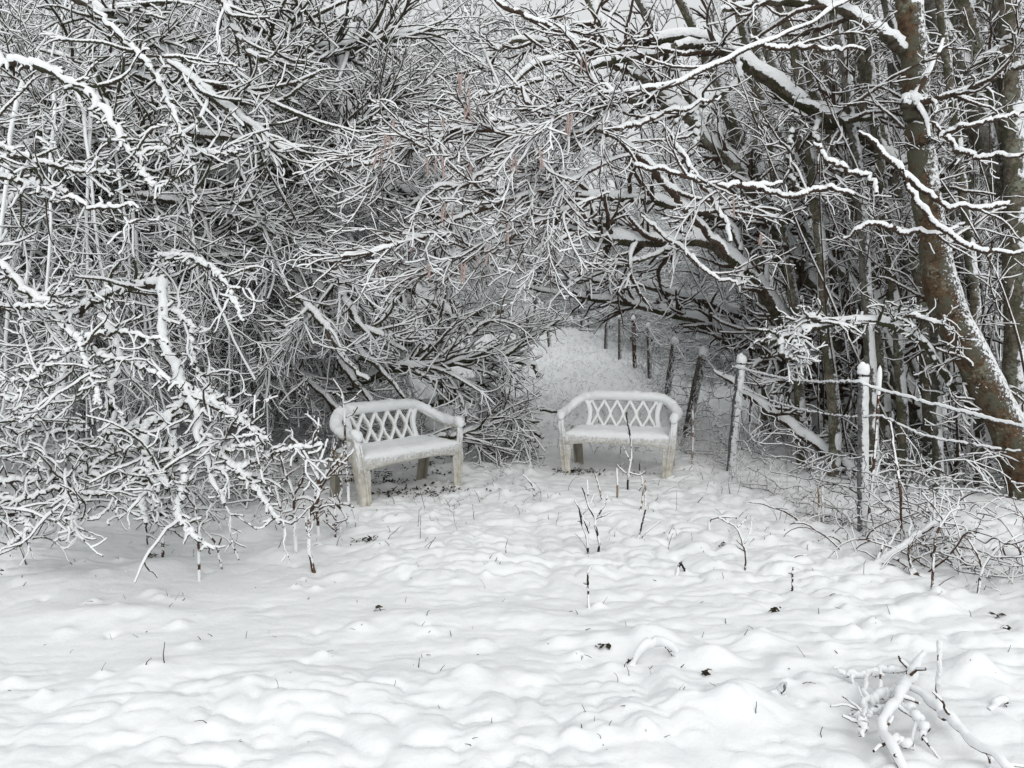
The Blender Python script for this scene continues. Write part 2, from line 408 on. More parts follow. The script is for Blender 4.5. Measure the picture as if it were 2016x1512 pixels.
# ---------------------------------------------------------------- snow ground: one sheet to the horizon
def build_ground():
    def axis(core0, core1, step, lo, hi, g=1.09):
        a = list(np.arange(core0, core1, step)); s = step
        while a[-1] < hi: s *= g; a.append(a[-1] + s)
        s = step
        while a[0] > lo: s *= g; a.insert(0, a[0] - s)
        return np.array(a)
    xs = axis(-4.2, 4.4, .017, -400, 400, 1.05)
    ys = [1.6]
    while ys[-1] < 600: ys.append(ys[-1] + max(.013, .0024 * ys[-1] ** 1.25) if ys[-1] < 40 else ys[-1] * 1.1)
    ys = np.array([-300, -100, -30, -10, -4, -2, -1, -.4, 0, .3, .6, .8, 1, 1.15, 1.3, 1.42, 1.52] + ys)
    X, Y = np.meshgrid(xs, ys)
    Z = ground_z(X.ravel(), Y.ravel())
    V = np.stack([X.ravel(), Y.ravel(), Z], 1)
    nx, ny = len(xs), len(ys)
    i = (np.arange(ny - 1)[:, None] * nx + np.arange(nx - 1)[None, :])
    Q = np.stack([i, i + 1, i + 1 + nx, i + nx], -1).reshape(-1, 4)
    o = Mesh().add(V, Q).build('snowy_ground', M['snow'])
    o['kind'] = 'structure'
    print('ground', nx, ny, nx * ny)
build_ground()

# ---------------------------------------------------------------- benches
def superbox(x0, x1, y0, y1, z0, z1):
    return (x0, x1, y0, y1, z0, z1)
def sweep(path, w, h, n=40, k=12, twist=None, pw=3.0, sidev=None):
    """a rounded rectangular bar w wide (along sidev) and h thick swept along path"""
    S = smooth_path(path, n); T = unit(np.gradient(S, axis=0))
    sv = np.asarray(sidev, float)
    A = unit(sv - (T @ sv)[:, None] * T); B = np.cross(T, A)
    th = np.linspace(0, 2 * np.pi, k, endpoint=False) + np.pi / k
    c, s = np.cos(th), np.sin(th)
    cc = np.sign(c) * np.abs(c) ** (2 / pw); ss = np.sign(s) * np.abs(s) ** (2 / pw)
    w = np.broadcast_to(w, n) if np.ndim(w) == 0 else np.interp(np.linspace(0, 1, n), np.linspace(0, 1, len(w)), w)
    h = np.broadcast_to(h, n) if np.ndim(h) == 0 else np.interp(np.linspace(0, 1, n), np.linspace(0, 1, len(h)), h)
    P = S[:, None] + A[:, None] * (cc[None, :, None] * w[:, None, None] / 2) + B[:, None] * (ss[None, :, None] * h[:, None, None] / 2)
    V = P.reshape(-1, 3)
    Q = [[i * k + j, i * k + (j + 1) % k, (i + 1) * k + (j + 1) % k, (i + 1) * k + j] for i in range(n - 1) for j in range(k)]
    c0, c1 = len(V), len(V) + 1
    V = np.vstack([V, S[:1], S[-1:]])
    for j in range(0, k, 2):
        Q.append([c0, (j + 2) % k, j + 1, j]); e = (n - 1) * k
        Q.append([c1, e + j, e + j + 1, e + (j + 2) % k])
    return V, np.array(Q)
def lump(V, amp, fr, seed):
    d = (vnoise(V[:, 0] * fr + V[:, 2] * fr * .7, V[:, 1] * fr + V[:, 2] * fr, seed) - .5) * amp
    V = V.copy(); V[:, 2] += d; V[:, 1] -= d * .5; return V

def make_bench():
    root = bpy.data.objects.new('garden_bench', None); COL.objects.link(root)
    up = (0, 0, 1)
    # outline of rail: across the back, sweeping down and forward into the arms, curling over the front legs
    def rail(sx):
        return [(sx * .0, .235, .775), (sx * .25, .235, .772), (sx * .39, .225, .76), (sx * .475, .185, .715), (sx * .535, .105, .655), (sx * .56, .0, .622), (sx * .56, -.11, .612), (sx * .553, -.19, .605), (sx * .548, -.222, .575)]
    full = [p for p in reversed(rail(-1))][:-1] + rail(1)
    m = Mesh().add(*sweep(full, .075, .05, 120, 14, sidev=(0, .35, 1), pw=3.2)); m.build('top_rail_and_arms', M['plastic'], root)
    s = [(p[0], p[1] - .004, p[2] + .026) for p in full]
    V, Q = sweep(s, [.06, .10, .105, .105, .115, .12, .12, .12, .12, .115, .105, .105, .10, .06], [.06, .078, .085, .085, .095, .105, .105, .105, .095, .085, .085, .085, .078, .06], 150, 16, sidev=(0, 1, .25), pw=2.3)
    Mesh().add(lump(V, .016, 22, 3), Q).build('rail_snow', M['snow'], root)
    # curved stiles either side of the lattice
    for sx in (-1, 1):
        Mesh().add(*sweep([(sx * .40, .215, .755), (sx * .365, .215, .70), (sx * .345, .205, .62), (sx * .35, .19, .53), (sx * .375, .175, .44)], .055, .03, 30, 10, sidev=(1, 0, 0))).build('back_stile', M['plastic'], root)
        Mesh().add(*sweep([(sx * .40, .195, .755), (sx * .365, .195, .70), (sx * .345, .185, .62), (sx * .35, .17, .53), (sx * .375, .155, .44)], [.035, .055, .045, .05, .04], .022, 30, 10, sidev=(1, 0, 0), pw=2)).build('stile_snow', M['snow'], root)
    # lattice: two families of bowed bars that cross half way down
    lat, ls = Mesh(), Mesh()
    pch = .132; x0 = -2.5 * pch
    zt, zb = .752, .445
    def inside(x): return max(-.345, min(.345, x))
    for i in range(-1, 7):
        for sgn in (-1, 1):
            xt = x0 + i * pch
            pts = []
            for t in np.linspace(0, 1, 13):
                # steep at the ends of each half, so that the openings are pointed arches
                h = t * 2 % 1 if t < 1 else 1
                prog = (0 if t < .5 else .5) + .5 * (h - .06 * math.sin(h * 2 * math.pi))
                if t == 1: prog = 1
                x = xt + sgn * pch * prog; z = zt + (zb - zt) * t
                if abs(x) <= .36: pts.append((x, .222 - .05 * t, z))
            if len(pts) > 2:
                lat.add(*sweep(pts, .037, .020, 16, 8, sidev=(1, 0, .3)))
                q = [(a, b - .013, c + .004) for a, b, c in pts]
                V, Q = sweep(q, .027 + rng.uniform(-.002, .004), .020, 22, 8, sidev=(1, 0, .3), pw=2)
                V = lump(V, .012, 45, 5 + i); ls.add(V, Q)
    lat.build('back_lattice', M['plastic_bare'], root); ls.build('lattice_snow', M['snow'], root)
    # lower back rail
    Mesh().add(*sweep([(-.40, .165, .435), (0, .165, .435), (.40, .165, .435)], .05, .03, 10, 10, sidev=up)).build('lower_back_rail', M['plastic'], root)
    # seat: a shallow slab with rounded nose, apron in front that arches into the legs
    def slab(x0, x1, y0, y1, z0, z1, nx=50, ny=30, p=7, amp=0, seed=1):
        V, Q = [], []
        U = np.linspace(-1, 1, nx); W = np.linspace(-1, 1, ny)
        uu, ww = np.meshgrid(U, W)
        e = (np.clip(1 - np.abs(uu) ** p, 0, 1) ** .5) * (np.clip(1 - np.abs(ww) ** p, 0, 1) ** .5)
        X = (x0 + x1) / 2 + uu * (x1 - x0) / 2; Y = (y0 + y1) / 2 + ww * (y1 - y0) / 2
        nse = (vnoise(X * 12, Y * 12, seed) - .5) * amp + (vnoise(X * 32, Y * 32, seed + 1) - .5) * amp * .5
        Zt = z0 + (z1 - z0 + nse) * e
        top = np.stack([X, Y, Zt], -1).reshape(-1, 3); bot = np.stack([X * .99, Y, np.full_like(X, z0)], -1).reshape(-1, 3)
        i = (np.arange(ny - 1)[:, None] * nx + np.arange(nx - 1)[None]).ravel()
        Qt = np.stack([i, i + 1, i + 1 + nx, i + nx], 1); Qb = Qt[:, ::-1] + len(top)
        return np.vstack([top, bot]), np.vstack([Qt, Qb])
    Mesh().add(*slab(-.50, .50, -.255, .20, .395, .432, p=14)).build('seat', M['plastic'], root)
    Mesh().add(*slab(-.505, .505, -.272, .19, .430, .480, 90, 50, p=9, amp=.016, seed=4)).build('seat_snow', M['snow'], root)
    Mesh().add(*sweep([(-.53, -.250, .375), (-.3, -.262, .388), (0, -.264, .390), (.3, -.262, .388), (.53, -.250, .375)], [.125, .085, .078, .085, .125], .030, 50, 12, sidev=up, pw=4)).build('front_apron', M['plastic'], root)
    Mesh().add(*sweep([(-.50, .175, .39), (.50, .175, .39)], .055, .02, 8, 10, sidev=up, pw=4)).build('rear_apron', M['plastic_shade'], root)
    for sx in (-1, 1):
        Mesh().add(*sweep([(sx * .51, -.24, .40), (sx * .515, -.03, .40), (sx * .50, .175, .39)], .06, .02, 12, 10, sidev=up, pw=4)).build('side_apron', M['plastic'], root)
        # front leg: two flanges in an L with a rib between, widening upwards into arm support
        g = Mesh()
        g.add(*sweep([(sx * .553, -.218, .60), (sx * .545, -.235, .50), (sx * .520, -.245, .39), (sx * .498, -.255, .2), (sx * .482, -.265, -.03)], [.058, .068, .128, .088, .074], .022, 30, 12, sidev=(1, 0, 0), pw=4))
        g.add(*sweep([(sx * .565, -.19, .60), (sx * .568, -.20, .50), (sx * .563, -.205, .39), (sx * .54, -.225, .2), (sx * .518, -.24, -.03)], [.065, .07, .11, .078, .062], .020, 30, 12, sidev=(0, 1, 0), pw=4))
        g.add(*sweep([(sx * .535, -.243, .55), (sx * .520, -.262, .39), (sx * .499, -.272, .2), (sx * .483, -.282, -.03)], [.018, .02, .018, .016], .022, 20, 10, sidev=(1, 0, 0), pw=4))
        g.build('front_leg', M['plastic'], root)
        # rear leg: splayed backwards
        g = Mesh()
        g.add(*sweep([(sx * .50, .17, .44), (sx * .478, .20, .3), (sx * .462, .25, -.03)], [.10, .088, .08], .022, 16, 12, sidev=(1, 0, 0), pw=4))
        g.add(*sweep([(sx * .525, .15, .44), (sx * .515, .19, .3), (sx * .50, .235, -.03)], [.09, .08, .07], .02, 16, 12, sidev=(0, 1, 0), pw=4))
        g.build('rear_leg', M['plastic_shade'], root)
        # knob of snow over the curled arm end
        V, Q = sweep([(sx * .556, -.16, .655), (sx * .553, -.20, .655), (sx * .550, -.235, .632), (sx * .548, -.25, .585)], [.06, .085, .088, .045], [.045, .07, .06, .03], 16, 14, sidev=(1, 0, 0), pw=2)
        Mesh().add(lump(V, .012, 30, 8), Q).build('arm_snow', M['snow'], root)
    return root
def copy_tree(o, parent=None):
    c = o.copy(); COL.objects.link(c); c.parent = parent
    for ch in list(o.children): copy_tree(ch, c)
    return c
bench = make_bench()
A, B = gat(715, 993), gat(907, 958)
def seat_on(o, A, B, s=1.0):
    d = B - A; ang = math.atan2(d[1], d[0]); c = (A + B) / 2
    n = np.array([-math.sin(ang), math.cos(ang)])
    o.location = (c[0] + n[0] * .262 * s, c[1] + n[1] * .262 * s, min(A[2], B[2]) - .004)
    o.rotation_euler = (0, math.atan2(float(A[2] - B[2]) * .6, 1.0), ang); o.scale = (s, s, s * .93)
    print('bench', np.linalg.norm(d), math.degrees(ang), o.location)
b2 = copy_tree(bench)
seat_on(bench, A, B, .985)
seat_on(b2, gat(1120, 928), gat(1307, 943), .975)
tag(bench, 'snow-covered white plastic lattice bench standing against the overgrown thicket', 'bench', 'two snowy garden benches')
tag(b2, 'snow-covered white plastic lattice bench on the open path beside the fence', 'bench', 'two snowy garden benches')

# ---------------------------------------------------------------- branch systems
def twigs(mesh, pts, rad, n1, n2, n3, L1=(.5, 1.1), L2=(.22, .5), L3=(.08, .2), ang=(25, 60), trop=(0, 0, 0), tropv=(0, 0, 1), snow=.010,
          jit=.16, flat=.3, bias=None, rs=.5, k=5, mx=260, my=160, t=(.1, 1), rmin=.0022, gap=.06, thin=None):
    a, ra = branch_off(pts, rad, n1, ang, L1, 10, t, jit * .8, trop[0], tropv, rs, rmin * 1.5, flat, bias=bias)
    a, ra = cull(a, ra, mx, my)
    if thin:
        q = proj(a[:, 3])[0]; kk = (q < thin[0]) | (rng.random(len(q)) < thin[1]); a, ra = a[kk], ra[kk]
    mesh.tube(a, ra, snowof(ra, snow, .5, gap), k)
    b, rb = branch_off(a, ra, n2, ang, L2, 7, (.1, 1), jit * 1.2, trop[1], tropv, .62, rmin * 1.2, flat, bias=bias)
    b, rb = cull(b, rb, mx, my)
    mesh.tube(b, rb, snowof(rb, snow * .92, .5, gap), k)
    if n3:
        src = np.concatenate([b, b]) if False else b
        c, rc = branch_off(src, rb, n3, (30, 70), L3, 5, (.1, 1), jit * 1.3, trop[2], tropv, .7, rmin, flat)
        c, rc = cull(c, rc, mx, my)
        mesh.tube(c, rc, snowof(rc, snow * .78, .4, gap * 1.5), 4)
    return a, ra, b, rb
def limbs(mesh, paths, k=12, snow=.014, rr=.35, n=44, jit=.006, wob=.25, gap=0.02, **kw):
    out, outr = [], []
    for p in paths:
        S, r = trace(p, n, jit)
        if 0 < p[0][0] < 2016 and p[0][1] > 0: r[:8] *= np.linspace(.3, 1, 8)
        out.append(S); outr.append(r)
    P, Rr = np.stack(out), np.stack(outr)
    mesh.tube(P, Rr, (snow + rr * Rr) * lumps(Rr.shape, .35, 1.4, gap), k, wob=wob, **kw)
    return P, Rr

def knobs(mesh, pts, rad, n, size=.012):
    """short knobbly spurs and clots of snow along old thorn wood"""
    c, rc = branch_off(pts, rad, n, (40, 90), (.03, .09), 4, (0, 1), .3, 0, (0, 0, 1), .5, .003, 0, lscale=False)
    c, rc = cull(c, rc)
    mesh.tube(c, rc, snowof(rc, size, .6, .05, .5, 1.7), 5)

# near thorn tree at the left: limbs hang out of the frame's side towards the open snow
D = 4.3
near_paths = [
    [(-140, 60, 4.6, 7.8), (0, 118, 4.5, 7.8), (75, 128, 4.4, 7.0), (130, 160, 4.4, 7.0), (170, 185, 4.35, 7.0), (207, 222, 4.3, 6.2), (237, 275, 4.2, 5.5), (262, 305, 4.2, 4.7), (300, 295, 4.2, 3.1), (345, 290, 4.15, 2.0)],
    [(262, 305, 4.2, 3.9), (285, 345, 4.15, 3.1), (305, 366, 4.1, 2.3), (325, 366, 4.1, 1.6)],
    [(180, 20, 4.8, 4.7), (240, 75, 4.8, 4.7), (300, 140, 4.7, 4.7), (333, 207, 4.7, 3.9), (363, 275, 4.6, 3.9), (378, 315, 4.6, 3.1), (385, 370, 4.6, 2.3), (375, 430, 4.6, 1.6)],
    [(378, 298, 4.6, 3.1), (430, 303, 4.6, 2.3), (480, 297, 4.6, 1.6)],
    [(-120, 270, 4.4, 5.5), (0, 290, 4.3, 4.7), (75, 320, 4.2, 3.9), (150, 335, 4.2, 3.1), (225, 338, 4.1, 2.0)],
    [(-120, 330, 4.1, 5.5), (0, 350, 4.1, 4.7), (110, 370, 4.0, 3.9), (180, 408, 4.0, 3.1), (262, 405, 3.95, 2.0)],
    [(60, 355, 4.05, 3.1), (100, 392, 4.0, 2.7), (120, 388, 4.0, 2.3), (85, 372, 3.95, 1.6)],
    [(-150, 440, 4.2, 6.2), (0, 525, 4.1, 6.2), (53, 574, 4.1, 6.2), (98, 607, 4.05, 5.5), (123, 640, 4.05, 4.7), (156, 664, 4.0, 4.7), (205, 656, 4.0, 3.9), (254, 656, 3.95, 3.1), (328, 676, 3.9, 1.6)],
    [(156, 664, 4.0, 3.9), (180, 690, 4.0, 3.5), (254, 713, 3.95, 3.5), (303, 734, 3.9, 3.1), (360, 764, 3.9, 2.3)],
    [(156, 664, 4.0, 3.9), (165, 705, 3.95, 3.5), (185, 755, 3.9, 3.1), (200, 805, 3.85, 2.3)],
    [(-60, 605, 4.1, 3.1), (0, 608, 4.1, 3.1), (90, 605, 4.0, 2.7), (150, 600, 4.0, 1.6)],
    [(156, 680, 4.0, 3.1), (110, 705, 3.95, 2.7), (65, 745, 3.9, 2.3), (20, 755, 3.9, 1.6)],
    [(45, 750, 3.9, 2.7), (40, 790, 3.9, 2.3), (70, 815, 3.85, 2.0), (40, 830, 3.85, 1.6)],
]
droop_paths = [
    [(120, 640, 5.8, 7.8), (200, 585, 5.3, 7.0), (287, 561, 4.8, 7.0), (320, 566, 4.6, 7.8), (320, 623, 4.5, 7.8), (324, 684, 4.4, 7.8), (348, 738, 4.35, 8.6), (369, 775, 4.3, 8.6), (389, 816, 4.25, 7.0), (393, 869, 4.2, 6.2), (414, 930, 4.2, 4.7), (443, 992, 4.15, 3.1)],
    [(369, 775, 4.3, 7.0), (340, 816, 4.25, 7.0), (283, 836, 4.2, 6.2), (205, 852, 4.15, 3.9)],
    [(283, 836, 4.2, 6.2), (283, 877, 4.15, 7.8), (295, 922, 4.1, 7.0), (279, 971, 4.1, 5.5), (287, 1033, 4.05, 3.9)],
    [(344, 828, 4.25, 5.5), (340, 889, 4.2, 5.5), (328, 951, 4.2, 6.2), (320, 1012, 4.15, 5.5)],
    [(369, 765, 4.3, 5.5), (438, 803, 4.25, 4.7), (484, 836, 4.25, 4.7), (516, 865, 4.2, 3.1)],
    [(398, 852, 4.2, 5.5), (451, 910, 4.2, 5.5), (492, 951, 4.2, 4.7), (553, 1033, 4.15, 3.1)],
    [(320, 600, 4.6, 4.7), (375, 640, 4.55, 3.9), (376, 690, 4.5, 3.1), (400, 760, 4.5, 2.3), (455, 790, 4.45, 1.6)],
    [(395, 870, 4.2, 3.9), (430, 885, 4.2, 3.9), (500, 876, 4.15, 3.1), (530, 862, 4.1, 2.3)],
    [(414, 925, 4.2, 3.9), (470, 920, 4.2, 3.9), (560, 885, 4.15, 3.1), (640, 880, 4.1, 2.3)],
    [(340, 900, 4.2, 3.9), (365, 925, 4.15, 4.7), (355, 980, 4.1, 5.5), (350, 1020, 4.05, 4.7), (390, 1060, 4.0, 3.9), (420, 1085, 4.0, 2.3)],
    [(295, 925, 4.1, 4.7), (318, 940, 4.1, 4.7), (330, 960, 4.1, 3.1)],
    [(200, 620, 5.1, 6.2), (235, 690, 4.9, 4.7), (222, 760, 4.8, 4.7), (225, 830, 4.8, 3.9), (210, 900, 4.7, 3.1)],
    [(120, 560, 5.6, 6.2), (110, 640, 5.3, 5.5), (125, 740, 5.1, 4.7), (95, 830, 5.0, 3.9), (50, 900, 4.9, 3.1)],
    [(307, 508, 4.7, 3.1), (357, 504, 4.6, 3.9), (426, 537, 4.5, 3.9), (455, 586, 4.45, 3.1), (475, 631, 4.4, 2.3)],
]
low_paths = [
    [(-80, 960, 4.3, 4.7), (0, 950, 4.3, 4.7), (100, 940, 4.2, 4.7), (190, 935, 4.15, 3.9), (280, 925, 4.1, 3.1)],
    [(100, 940, 4.2, 3.9), (60, 905, 4.2, 3.1), (0, 880, 4.2, 2.3)],
    [(150, 937, 4.2, 3.1), (200, 905, 4.15, 3.1), (250, 880, 4.1, 2.3)],
    [(-60, 975, 4.2, 3.9), (40, 985, 4.15, 3.9), (120, 960, 4.15, 3.9), (200, 975, 4.1, 3.9), (280, 940, 4.1, 2.3)],
    [(128, 975, 4.1, 3.9), (150, 1000, 4.05, 3.9), (165, 1025, 4.0, 3.1)],
    [(-60, 1015, 4.1, 3.9), (40, 1010, 4.1, 3.9), (110, 1022, 4.05, 3.1), (195, 1022, 4.0, 2.3)],
    [(40, 1010, 4.1, 3.9), (55, 1045, 4.05, 3.5), (15, 1075, 4.0, 2.3)],
    [(-50, 880, 4.4, 3.9), (30, 905, 4.3, 3.9), (100, 890, 4.3, 3.1), (170, 895, 4.2, 2.3)],
    [(-80, 800, 4.4, 3.9), (10, 830, 4.3, 3.9), (90, 850, 4.25, 3.1), (180, 845, 4.2, 2.3)],
    [(-40, 760, 4.2, 3.1), (30, 790, 4.2, 3.1), (60, 830, 4.15, 2.3), (50, 900, 4.1, 2.3)],
]
def near_thorn(name, label, paths, n1, n2, n3, group=None, extra_snow=.013, base=None):
    root = thing(name, label, 'tree', (0, 0, 0), group)
    m = Mesh(); P, Rr = limbs(m, paths, 10, extra_snow * .85, .38, 110, .006, .35, ar=(-.25, .35), cov=.3)
    knobs(m, P, Rr, len(paths) * 34, .009)
    m.build('limbs', M['thorn'], root)
    t = Mesh()
    a, ra, b, rb = twigs(t, P, Rr, n1, n2, n3, (.18, .6), (.1, .3), (.05, .14), (30, 65), (.0, 0, 0), (0, 0, 1), .011, .20, .2, k=5, rmin=.0026)
    t.build('twigs', M['thorn'], root)
    return root
near_thorn('hawthorn_tree', 'knobbly snow-laden branches reaching in high from the left edge', near_paths, 60, 150, 160, 'hawthorns hanging over the open snow', .013)
near_thorn('hawthorn_tree', 'crooked drooping limb thick with snow hanging down to the ground before the thicket', droop_paths, 70, 170, 180, 'hawthorns hanging over the open snow', .016)
near_thorn('hawthorn_tree', 'low flat snowy sprays at ground level beside the left edge', low_paths, 60, 170, 160, 'hawthorns hanging over the open snow', .012)

# fountain-shaped thicket bushes: many stems arching out of a dark heart
def fountain(name, label, base, H, RAD, stems, n1, n2, n3, az=(150, 390), snow=.011, mat='thorn', h0=(.3, 1.9), seed=0, rbase=.022, group='arching bushes of the thicket', droop=1.0, cat='bush', L1=(.5, 1.2)):
    root = thing(name, label, cat, (0, 0, 0), group)
    x, y = base; z0 = float(ground_base(x, y))
    P, Rr = [], []
    n = 22
    for i in range(stems):
        a = R_(rng.uniform(*az)); h = H * rng.uniform(.55, 1.05); r = RAD * rng.uniform(.55, 1.1)
        b = np.array([x + rng.normal(0, .25), y + rng.normal(0, .25), z0 + (rng.uniform(*h0) if i % 3 else 0)])
        dirv = np.array([math.cos(a), math.sin(a), 0])
        pk = rng.uniform(.35, .6)
        end = rng.uniform(.05, .55) * h * (1 if droop < 1 else 1)
        c1 = b + dirv * r * .12 + np.array([0, 0, (h - b[2]) * .75])
        c2 = b + dirv * r * pk + np.array([0, 0, (h - b[2] + z0)])
        c3 = b + dirv * r * (pk + 1) / 2 + np.array([0, 0, (h - b[2]) * (1 - .22 * droop) + z0])
        e = b * 1.0 + dirv * r; e[2] = z0 + h * (1 - droop * rng.uniform(.45, .93))
        S = smooth_path([b, c1, c2, c3, e], n)
        wv = rng.normal(0, .03, (n, 3)); wv[0] = 0; S = S + np.cumsum(wv, 0) * .5
        g = ground_base(S[:, 0], S[:, 1]) + .03; S[:, 2] = np.maximum(S[:, 2], g)
        P.append(S); Rr.append(np.linspace(rbase * rng.uniform(.7, 1.3), .004, n))
    P, Rr = clear(np.stack(P), np.stack(Rr))
    m = Mesh(); m.tube(P, Rr, snowof(Rr, snow * 1.15, .5, .03), 7); m.build('stems', M[mat], root)
    t = Mesh()
    twigs(t, P, Rr, n1, n2, n3, L1, (.25, .65), (.08, .24), (18, 55), (-.03 * droop, -.015 * droop, 0), (0, 0, 1), snow, .13, .35, mx=200, my=130)
    t.build('twigs', M[mat], root)
    return root
# x, y of the heart
fountain('thorn_bush', 'dense arching bush around the darkest hollow, its stems bowing toward the camera', (-4.6, 8.4), 3.6, 3.6, 105, 1100, 7000, 10000, (170, 380))
fountain('thorn_bush', 'bush of long bowed stems pouring down behind the bench by the thicket', (-3.2, 9.7), 3.9, 2.8, 90, 950, 6000, 8500, (190, 338))
fountain('thorn_bush', 'low bush of dark stems filling the left edge under the near branches', (-6.8, 7.6), 3.2, 3.3, 50, 450, 2600, 4000, (-80, 60))
fountain('thorn_bush', 'tangled low bush between the bench by the thicket and the path', (-2.6, 9.1), 1.1, 1.0, 24, 130, 520, 700, (150, 390), h0=(0, .4), rbase=.014, L1=(.3, .8))
fountain('thorn_bush', 'snow-clotted bush far along the shady side of the path', (-3.9, 13.0), 3.6, 2.4, 50, 500, 2400, 3000, (150, 400))
fountain('thorn_bush', 'tall bush arching over the thicket from behind its dark heart', (-5.6, 11.5), 5.8, 4.0, 80, 1100, 6200, 8000, (190, 370), droop=.6)
fountain('thorn_bush', 'tall bush whose stems reach high across toward the path', (-2.6, 11.0), 5.6, 4.0, 75, 1000, 6000, 7600, (200, 370), droop=.6)
fountain('thorn_bush', 'slender arching bush closing the view above the far end of the path', (-3.6, 18.5), 7.0, 4.6, 50, 500, 2200, 2400, (180, 370), droop=.7)

# traced limbs that cross the upper left in front of the thicket
root = thing('hazel_tree', 'tree whose mossy horizontal limbs cross high through the upper thicket', 'tree', (0, 0, 0), 'hazels arching over the path')
m = Mesh()
P, Rr = limbs(m, [
    [(-250, 300, 8.0, 14), (0, 274, 7.6, 10), (150, 264, 7.4, 9), (230, 273, 7.2, 9), (310, 258, 7.0, 8), (400, 266, 7.0, 6), (540, 280, 6.9, 4), (620, 300, 6.9, 2)],
    [(-100, 330, 8.6, 17), (150, 330, 8.2, 15), (222, 345, 8.0, 15), (333, 358, 7.8, 14), (445, 350, 7.6, 13), (537, 340, 7.4, 11), (593, 312, 7.3, 10), (650, 275, 7.2, 8), (715, 240, 7.1, 6), (790, 232, 7.0, 4), (860, 240, 7, 2)],
    [(537, 345, 7.4, 7), (600, 330, 7.2, 6), (655, 290, 7.0, 5), (735, 225, 6.8, 4), (800, 180, 6.7, 3)],
    [(240, 385, 7.0, 6), (320, 390, 6.9, 7), (390, 410, 6.8, 6), (460, 425, 6.7, 5), (560, 470, 6.6, 4)],
    [(250, 470, 7.2, 5), (340, 478, 7.2, 6), (440, 480, 7.1, 5), (530, 468, 7.0, 4), (610, 478, 7.0, 3)],
    [(80, 100, 8, 7), (240, 140, 7.6, 6), (360, 180, 7.3, 6), (430, 200, 7.1, 5), (520, 170, 7.0, 4), (600, 120, 6.9, 3)],
    [(480, 80, 7.4, 7), (560, 95, 7.2, 8), (640, 92, 7.1, 8), (700, 88, 7.0, 7), (830, 60, 7.0, 4)],
    [(731, -20, 7.6, 7), (690, 75, 7.3, 7), (672, 104, 7.1, 8), (676, 170, 7.0, 7), (688, 250, 6.9, 6)],
    [(400, -30, 8.0, 8), (470, 30, 7.8, 7), (560, 80, 7.6, 6), (640, 140, 7.5, 4)],
    [(140, -10, 8.0, 9), (220, 30, 7.8, 8), (300, 70, 7.6, 6), (380, 150, 7.5, 4)],
    [(330, 120, 6.2, 7), (420, 190, 6.1, 7), (500, 250, 6.0, 6), (560, 300, 5.9, 4)],
    [(430, -20, 6.5, 5), (470, 70, 6.4, 5), (500, 110, 6.3, 4), (560, 125, 6.3, 3)],
], 10, .014, .45)
m.build('limbs', M['limb'], root)
t = Mesh(); twigs(t, P, Rr, 420, 1900, 2200, (.5, 1.5), (.25, .7), (.1, .25), (15, 45), (.0, 0, 0), (0, 0, 1), .011, .09, .3); t.build('twigs', M['thorn'], root)

